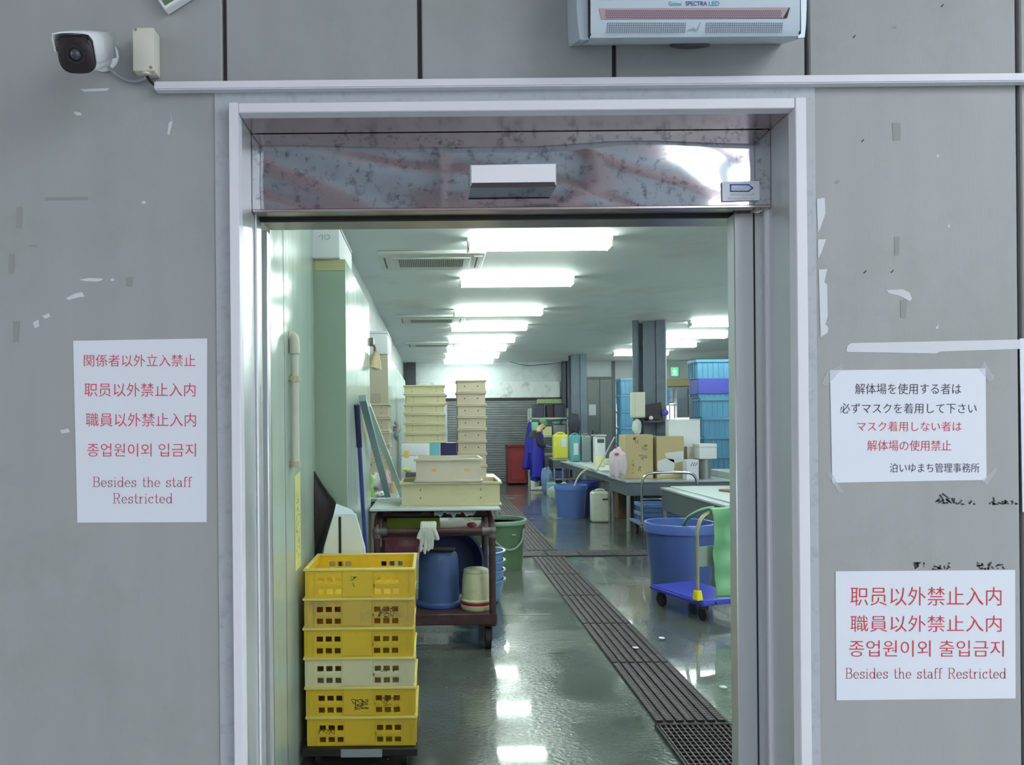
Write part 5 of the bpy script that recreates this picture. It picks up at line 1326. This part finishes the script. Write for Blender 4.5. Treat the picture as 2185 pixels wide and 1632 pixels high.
# platform truck with a green sheet over its handle
A, Bc = W(1385, 1262, 6.75), W(1500, 1297, 6.08); A.z = Bc.z = 0
ydir = (A-Bc).normalized(); xdir = Vector((-ydir.y, ydir.x, 0)); xdir = -xdir if xdir.x < 0 else xdir
Lk, Wk = (A-Bc).length, .47
t = thing('platform_truck', 'blue platform truck with yellow handle bracket beside the door post', 'platform truck', Bc+xdir*Wk/2+ydir*Lk/2)
m_deck = mat('cobalt_plastic', (62, 72, 190), .4, var=.06)
P_ = lambda u, v, z: Bc + xdir*u + ydir*v + Vector((0, 0, z))
b = B(); b.hexa([P_(0, 0, .135), P_(Wk, 0, .135), P_(Wk, Lk, .135), P_(0, Lk, .135)], [P_(0, 0, .175), P_(Wk, 0, .175), P_(Wk, Lk, .175), P_(0, Lk, .175)])
bmesh.ops.bevel(b.bm, geom=b.bm.edges[:], offset=.012, segments=3, affect='EDGES'); part('deck', b, m_deck, t)
b = B(); b.hexa([P_(.115, -.0015, .145), P_(.135, -.0015, .145), P_(.135, .004, .145), P_(.115, .004, .145)], [P_(.115, -.0015, .165), P_(.135, -.0015, .165), P_(.135, .004, .165), P_(.115, .004, .165)]); part('deck_slot', b, m_dark, t)
for u in (.07, Wk-.07):
    for v in (.08, Lk-.08):
        b = B(); q = P_(u, v, 0); b.box(q+Vector((-.03, -.03, .10)), q+Vector((.03, .03, .136))); b.cyl(q-xdir*.014+Vector((0, 0, .055)), q+xdir*.014+Vector((0, 0, .055)), .055, n=20); part('caster', b, m_dark, t)
hu = .005; zt_ = .88; vv = .07
m_hdl = mat('handle_olive', (150, 154, 136), .35, .3)
b = B(); b.tube([P_(hu, vv, .175), P_(hu, vv, .62), P_(hu, vv, .74), P_(hu+.05, vv, .84), P_(hu+.15, vv, zt_), P_(Wk-.15, vv, zt_), P_(Wk-.05, vv, .84), P_(Wk-hu, vv, .74), P_(Wk-hu, vv, .175)], .0165, 14, 2); part('handle', b, m_hdl, t)
b = B(); b.hexa([P_(hu+.01, vv-.004, .44), P_(Wk-.01, vv-.004, .44), P_(Wk-.01, vv+.004, .44), P_(hu+.01, vv+.004, .44)], [P_(hu+.01, vv-.004, .60), P_(Wk-.01, vv-.004, .60), P_(Wk-.01, vv+.004, .60), P_(hu+.01, vv+.004, .60)]); part('handle_plate', b, mat('grey_green_plate', (140, 160, 146), .5), t)
for u in (hu, Wk-hu):
    b = B(); b.hexa([P_(u-.03, vv-.035, .1755), P_(u+.03, vv-.035, .1755), P_(u+.03, vv+.03, .1755), P_(u-.03, vv+.03, .1755)], [P_(u-.024, vv-.025, .255), P_(u+.024, vv-.025, .255), P_(u+.024, vv+.025, .255), P_(u-.024, vv+.025, .255)])
    bmesh.ops.bevel(b.bm, geom=b.bm.edges[:], offset=.006, segments=2, affect='EDGES'); part('handle_bracket', b, mat('yellow_bracket', (232, 212, 40), .4), t)
# green sheet
b = B(); gu0, gu1 = .12, .40
def gs(u, v):
    uu = gu0 + (gu1-gu0)*u
    if v < .12: return P_(uu, vv+.03-.06*v/.12, zt_+.024 - .006*abs(v/.06-1))
    k = (v-.12)/.88
    return P_(uu + .01*math.sin(k*9), vv-.03-.05*k-.012*math.sin(u*6+k*5)-.006*math.sin(k*22), zt_+.02 - k*.70)
b.grid(gs, 18, 40)
solo('plastic_sheet', b, mat('green_sheet', (108, 168, 122), .4, var=.06), 'green plastic sheet hanging over the platform truck handle', 'sheet', solid=.006)
b = B(); b.tube([W(1448,1146,7.25), W(1454,1132,7.2), W(1466,1106,7.0), W(1484,1094,6.5), W(1504,1086,6.34), W(1524,1083,6.30)], .0165, 12, 2); solo('hose', b, mat('mint_hose', (120, 172, 146), .4), 'green hose from the truck handle down into the big blue bin', 'hose')

# --- far work corner: rack, table, cans, red bin
D = 19.2
t = thing('shelf_rack', 'pale metal rack with dark boxes behind the worker', 'rack', (WX(1172, D), 19.4, 0))
rx0, rx1 = WX(1131, D), WX(1213, D); m_rk = mat('pale_green_metal', (178, 190, 180), .45, var=.06)
for x in (rx0, rx1-.04):
    for y in (19.2, 19.66): b = B(); b.box((x, y, 0), (x+.04, y+.04, WZ(873, D))); part('post', b, m_rk, t)
for zy in (893, 932, 970):
    z = WZ(zy, D); b = B(); b.box((rx0, 19.2, z-.04), (rx1, 19.7, z), bev=.004); part('shelf_board', b, m_rk, t)
zs = WZ(893, D)+.001
for i, (a, c, col, lab) in enumerate(((1141, 1167, (62, 64, 84), 'dark slate box on the top of the far rack, left one'), (1183, 1212, (66, 66, 86), 'dark slate box on the top of the far rack, right one'))):
    b = B(); b.box((WX(a, D), 19.26, zs), (WX(c, D)-.06, 19.62, WZ(864, D)), bev=.015); solo('storage_box', b, mat('slate_box_%d' % i, col, .5), lab, 'box', 'dark boxes on the far rack')
b = B(); b.box((WX(1168, D), 19.24, zs), (WX(1182, D), 19.60, WZ(866, D)), bev=.01); solo('storage_box', b, mat('maroon_box', (52, 36, 46), .5), 'narrow maroon box between the dark slate boxes', 'box')
b = B(); b.box((WX(1150, D), 19.24, WZ(863.5, D)), (WX(1200, D), 19.60, WZ(853, D)), bev=.01); solo('carton', b, mat('green_tan_carton', (150, 160, 116), .6, dirt=((74, 130, 96), .9, 5)), 'flat green and tan carton on top of the dark boxes', 'carton')
zs = WZ(932, D)+.001
b = B(); b.box((WX(1158, D), 19.22, zs), (WX(1178, D), 19.6, WZ(912, D)), bev=.01); solo('storage_box', b, mat('cream_box', (226, 216, 166), .5), 'cream box on the middle shelf of the far rack', 'box')
b = B(); b.box((WX(1136, D), 19.22, zs), (WX(1152, D), 19.6, WZ(902, D)), bev=.02); solo('storage_box', b, mat('mint_box', (150, 206, 170), .4), 'mint green box on the middle shelf of the far rack', 'box')
b = B(); b.box((WX(1181, D), 19.26, zs), (WX(1208, D), 19.6, WZ(909, D)), bev=.01); solo('storage_box', b, mat('grey_mauve_box', (150, 150, 156), .4), 'grey crate on the middle shelf of the far rack', 'box')
solo('plastic_bag', crumple((WX(1190, D), 19.4, WZ(909, D)+.001), .10, .1, .11, 21), mat('aqua_bag', (130, 190, 186), .4), 'aqua plastic bag on the grey crate of the far rack', 'bag')
solo('plastic_bag', crumple((WX(1206, D), 19.4, WZ(909, D)+.001), .06, .1, .09, 22), mat('sky_bag', (140, 186, 206), .4), 'sky blue plastic bag on the grey crate of the far rack', 'bag')
solo('duffel', crumple((WX(1226, 18.6), 18.60, WZ(930, 18.5)), .14, .11, .46, 23), mat('dark_duffel', (58, 54, 70), .7), 'dark crumpled bag hanging on the middle column', 'bag')
# hanging blue apron on the rack end
b = B(); D2 = 19.17
def ap(u, v):
    l = 1128 - 13*v**.7; r = 1133 + 1.5*v; y = 900 + 102*v
    p = W(l + (r-l)*u, y, D2); p.y += .02*math.sin(u*5+v*3); return p
b.grid(ap, 8, 16); solo('rubber_apron', b, mat('royal_blue_apron', (36, 34, 150), .45), 'royal blue apron hanging at the left end of the far rack', 'apron', solid=.012)
# work table in front of the worker
tw = table('small steel work table the worker is bending over', 2.78, 3.34, 18.0, 18.75, .755, m_top, .22)
b = B(); b.box((2.80, 18.34, .756), (3.1, 18.70, .775), bev=.004); solo('cutting_board', b, m_brd, "small white board under the worker's hands", 'board')
D = 17.2; zt = TZ+.036
jerry('yellow jerrycan with a white label on the far table', WX(1183, 17.9), WX(1215, 17.9), 18.02, 18.3, .756, WZ(925, 17.9), mat('yellow_can', (224, 220, 84), .4, var=.05), (.5, .45, .85, .8))
jerry('teal jerrycan with a white label on the far table', WX(1217, 16.2), WX(1239, 16.2), 16.2, 16.44, TZ+.036, WZ(926, 16.2), mat('teal_can', (96, 170, 172), .4, var=.05), (.3, .25, .75, .65))
jerry('grey jerrycan beside the teal one on the far table', WX(1241, 16.2), WX(1261, 16.2), 16.2, 16.44, TZ+.036, WZ(928, 16.2), mat('grey_can', (146, 158, 162), .4, var=.05))
for i, (px, y0, col, lab) in enumerate(((1263.5, 921, (52, 48, 58), 'thin black bottle right of the grey jerrycan, left one'), (1272, 926, (70, 60, 66), 'thin dark bottle right of the grey jerrycan, right one'))):
    c = Vector((WX(px+1.5, 15.95), 15.98, TZ+.036)); h = WZ(y0, 15.95)-c.z
    b = B(); b.lathe(c, [(0, 0), (.032, 0), (.034, h*.6), (.014, h*.8), (.014, h), (0, h)], 16); solo('glass_bottle', b, mat('dark_bottle_%d' % i, col, .2), lab, 'bottle', 'dark bottles on the far table')
t = thing('kitchen_scale', 'white weighing machine on the far white board', 'scale', (WX(1280, 15.6), 15.7, zt))
x0, x1 = WX(1271, 15.5), WX(1293, 15.5)
b = B(); b.box((x0, 15.55, zt), (x1, 15.8, WZ(934, 15.5)), bev=.02, seg=2); part('housing', b, m_cam, t)
b = B(); b.box((x0+.04, 15.545, WZ(948, 15.5)), (x1-.03, 15.552, WZ(940, 15.5))); part('display', b, mat('display_dark', (90, 96, 100), .2), t)
b = B(); b.box((x0-.02, 15.5, WZ(934, 15.5)+.001), (x1+.01, 15.85, WZ(931, 15.5)+.005), bev=.004); part('weighing_pan', b, m_steel, t)
b = B(); c = Vector((WX(1279, 14.4), 14.45, zt)); b.lathe(c, [(.10, 0), (.105, .005), (.10, .02), (.088, .19), (.08, .205), (0, .205)], 28); solo('bucket', b, mat('cream_pail', (232, 226, 178), .4), 'small cream pail upside down on the far white board', 'bucket')
b = B(); c = Vector((WX(1296, 15.0), 15.0, zt)); b.box(c+Vector((-.05, -.05, 0)), c+Vector((.06, .05, .12)), bev=.01); solo('storage_box', b, mat('cream_tub', (226, 218, 176), .5), 'small cream tub behind the upturned cream pail', 'tub')
# red bin, blue bags and cans on the floor near the worker
t = thing('bin', 'dark red square bin in front of the roller shutter', 'bin', (WX(1103, 20.2), 20.3, 0))
x0, x1 = WX(1084, 20.0), WX(1124, 20.0)
b = B(); openbox(b, x0, x1, 20.05, 20.7, .03, WZ(954, 20.0), .02); bmesh.ops.bevel(b.bm, geom=[e for e in b.bm.edges], offset=.004, affect='EDGES'); part('bin_wall', b, mat('dark_red_plastic', (128, 38, 46), .5, var=.1), t)
b = B(); rimbox(b, x0, x1, 20.05, 20.7, WZ(956, 20.0), WZ(951, 20.0), .03, .006); part('rim', b, mat('red_rim', (120, 34, 44), .5), t)
b = B(); b.box((x0+.07, 20.035, .12), (x1-.07, 20.051, WZ(962, 20.0)), bev=.006); part('front_panel', b, mat('red_panel', (146, 44, 50), .5), t)
for x in (x0+.08, x1-.12): b = B(); b.box((x, 20.15, 0), (x+.05, 20.6, .031)); part('skid', b, m_dark, t)
D = 16.9
jerry('pale blue jerrycan on the floor beside the rack', WX(1167, D), WX(1187, D), D, D+.15, 0, .31, mat('pale_blue_can', (150, 184, 190), .4))
solo('plastic_bag', crumple((WX(1166, 17.6), 17.7, 0), .13, .12, .52, 31), mat('blue_bag', (112, 140, 180), .4), 'pale blue plastic bag on the floor in front of the worker', 'bag')
solo('plastic_bag', crumple((WX(1205, 15.5), 15.6, 0), .3, .25, .34, 33, 22), mat('grey_clear_bag', (176, 190, 186), .3), 'big clear rubbish bag on the floor behind the blue tub', 'bag')
solo('storage_box', B().box((2.85, 18.1, .30), (3.1, 18.6, .50), bev=.01), mat('blue_drawer', (70, 78, 140), .4), 'blue box on the shelf under the work table', 'box')
b = B(); b.box((2.80, 18.04, .27), (3.30, 18.71, .298)); part('lower_shelf', b, m_steel2, tw)
# hanging loose cable under the ceiling
b = B(); b.tube([Vector((wx(1085), HD1-.5, CEIL-.02)), Vector((wx(1120), HD1-.5, CEIL-.14)), Vector((wx(1160), HD1-.5, CEIL-.10)), Vector((wx(1220), HD1-.5, CEIL-.02))], .008, 6, 2); solo('cable', b, m_cold, 'loose dark cable drooping under the ceiling above the shutter', 'cable')
# ================================================================ THE WORKER
px0 = WX(1142, 18.5); wy = 18.50
t = thing('person', 'person in green cap and blue overalls bending over the small work table', 'person', (px0+.06, wy, 0))
m_skin = mat('skin', (222, 180, 160), .5, var=.04)
V = lambda x, y, z: Vector((px0+x, wy+y, z))
pelvis = (V(.0, 0, .92), .150)
spine = [pelvis, (V(-.01, 0, 1.06), .140), (V(.01, 0, 1.22), .155), (V(.035, 0, 1.36), .120), (V(.075, 0, 1.43), .062), (V(.115, 0, 1.475), .058), (V(.165, 0, 1.53), .092), (V(.185, 0, 1.59), .094), (V(.18, 0, 1.635), .070)]
ch = [spine]
for s in (-1, 1):
    ch.append([pelvis, (V(.0, .095*s, .84), .095), (V(.025+.02*s, .10*s, .48), .066), (V(.0+.05*s, .10*s, .27), .055), (V(-.02+.06*s, .10*s, .09), .042), (V(.05+.06*s, .10*s, .045), .040), (V(.14+.06*s, .10*s, .035), .032)])
    el = V(.06, .21*s, 1.10)
    ch.append([spine[3], (V(.035, .16*s, 1.34), .066), (V(.045, .20*s, 1.22), .052), (el, .044), (V(.18, .17*s, 1.065), .037), (V(.27, .12*s, 1.05), .028), (V(.31, .11*s, 1.045), .030)])
    hand = ch[-1][-1]
    for k, (dy, l) in enumerate(((-.028, .085), (-.010, .095), (.010, .09), (.027, .075))):
        ch.append([hand, (hand[0]+Vector((.035, dy, -.004)), .0105), (hand[0]+Vector((.035+l*.5, dy*1.2, -.018)), .0095), (hand[0]+Vector((.03+l*.75, dy*1.2, -.055)), .008)])
    ch.append([hand, (hand[0]+Vector((.012, -.036*s, .004)), .0115), (hand[0]+Vector((.045, -.050*s, -.02)), .010)])
body = skinned(ch, 'body', m_skin, t)
hc = V(.178, 0, 1.575); Mh = Matrix.Rotation(math.radians(38), 3, 'Y')
L_ = lambda x, y, z: hc + Mh @ Vector((x, y, z))
b = B(); b.ball(L_(.098, 0, -.01), .018, .9, .75, 1.2, 10, Mh); part('nose', b, m_skin, t)
for s in (-1, 1):
    b = B(); b.ball(L_(.084, .034*s, .022), .011, .6, 1, .8, 10, Mh); part('eye', b, m_ink, t)
    b = B(); b.ball(L_(-.005, .088*s, .0), .026, .7, .35, 1.15, 12, Mh); part('ear', b, m_skin, t)
b = B(); b.ball(L_(.068, 0, -.058), .05, .75, 1.0, .8, 14, Mh); part('face_mask', b, mat('dark_mask', (52, 48, 56), .7), t)
b = B(); b.ball(L_(-.012, 0, .045), .106, 1.02, .98, .80, 20, Mh); b.box(L_(.075, 0, .045)+Vector((-.03, -.07, -.008)), L_(.075, 0, .045)+Vector((.05, .07, .008)), bev=.006, rot=Mh); part('cap', b, mat('green_cap', (92, 156, 104), .7), t)
b = B(); b.ball(L_(-.055, 0, -.015), .072, .8, 1.05, .9, 14, Mh); part('hair', b, mat('dark_hair', (60, 54, 58), .8), t)
m_slv = mat('black_sleeve', (50, 44, 56), .8, var=.1)
for s in (-1, 1):
    b = B(); b.tube([V(.03, .13*s, 1.36), V(.042, .19*s, 1.25), V(.06, .212*s, 1.10), V(.15, .18*s, 1.07), V(.21, .155*s, 1.06)], lambda q: .074-.026*q, 14, 2); part('sleeve', b, m_slv, t)
m_ov = mat('blue_overalls', (34, 36, 158), .5, var=.10, scale=4)
b = B(); b.lathe(V(.005, 0, 0), [(.150, 1.02), (.162, 1.10), (.168, 1.22), (.145, 1.36), (.07, 1.43)], 26, sx=1.0, sy=1.12); part('shirt_body', b, m_slv, t)
b = B()
for s in (-1, 1):
    b.tube([V(.0, .085*s, .95), V(.015, .10*s, .72), V(.025+.02*s, .10*s, .48), V(.0+.05*s, .10*s, .22)], lambda q: .125-.035*q, 18, 2)
b.lathe(V(.003, 0, 0), [(.10, .86), (.168, .90), (.166, .98), (.172, 1.10), (.176, 1.24), (.168, 1.24)], 26, sx=1.0, sy=1.12)
part('trousers', b, m_ov, t)
b = B()
def apn(u, v):   # bib apron wraps the front of the body and hangs to the shin
    a = (u-.5)*math.radians(250); z = 1.33 - v*1.03
    r = .178 + .03*v + .012*math.sin(a*5)*v
    if v < .12: a *= .45+.55*v/.12
    return V(.012 + r*math.cos(a)*(1.0+.10*v), r*1.12*math.sin(a), z)
b.grid(apn, 30, 24); part('apron', b, m_ov, t, solid=.008)
for s in (-1, 1):
    b = B(); b.tube([V(.15, .07*s, 1.30), V(.10, .09*s, 1.395), V(.0, .09*s, 1.40), V(-.13, .05*s, 1.25)], .016, 8, 2); part('apron_strap', b, m_ov, t)
    b = B(); x = .06*s; b.lathe(V(-.015+x, .10*s, 0), [(.058, .10), (.064, .16), (.070, .24), (.062, .24)], 18); b.box(V(-.075+x, .10*s-.05, 0), V(.20+x, .10*s+.05, .085), bev=.03, seg=3); b.cyl(V(-.015+x, .10*s, .05), V(-.015+x, .10*s, .13), .058, n=18); part('boot', b, mat('white_boot', (222, 220, 206), .5), t)
m_gv = mat('blue_glove', (108, 140, 206), .5)
for s in (-1, 1):
    h0 = V(.31, .11*s, 1.045); c2 = [[(V(.20, .155*s, 1.06), .046), (V(.27, .12*s, 1.05), .036), (h0, .036)]]
    for dy, l in ((-.028, .085), (-.010, .095), (.010, .09), (.027, .075)):
        c2.append([(h0, .036), (h0+Vector((.035, dy, -.004)), .0135), (h0+Vector((.035+l*.5, dy*1.2, -.018)), .0125), (h0+Vector((.035+l*.75, dy*1.2, -.06)), .0105)])
    c2.append([(h0, .036), (h0+Vector((.012, -.038*s, .004)), .0145), (h0+Vector((.05, -.052*s, -.022)), .0125)])
    skinned(c2, 'glove', m_gv, t)
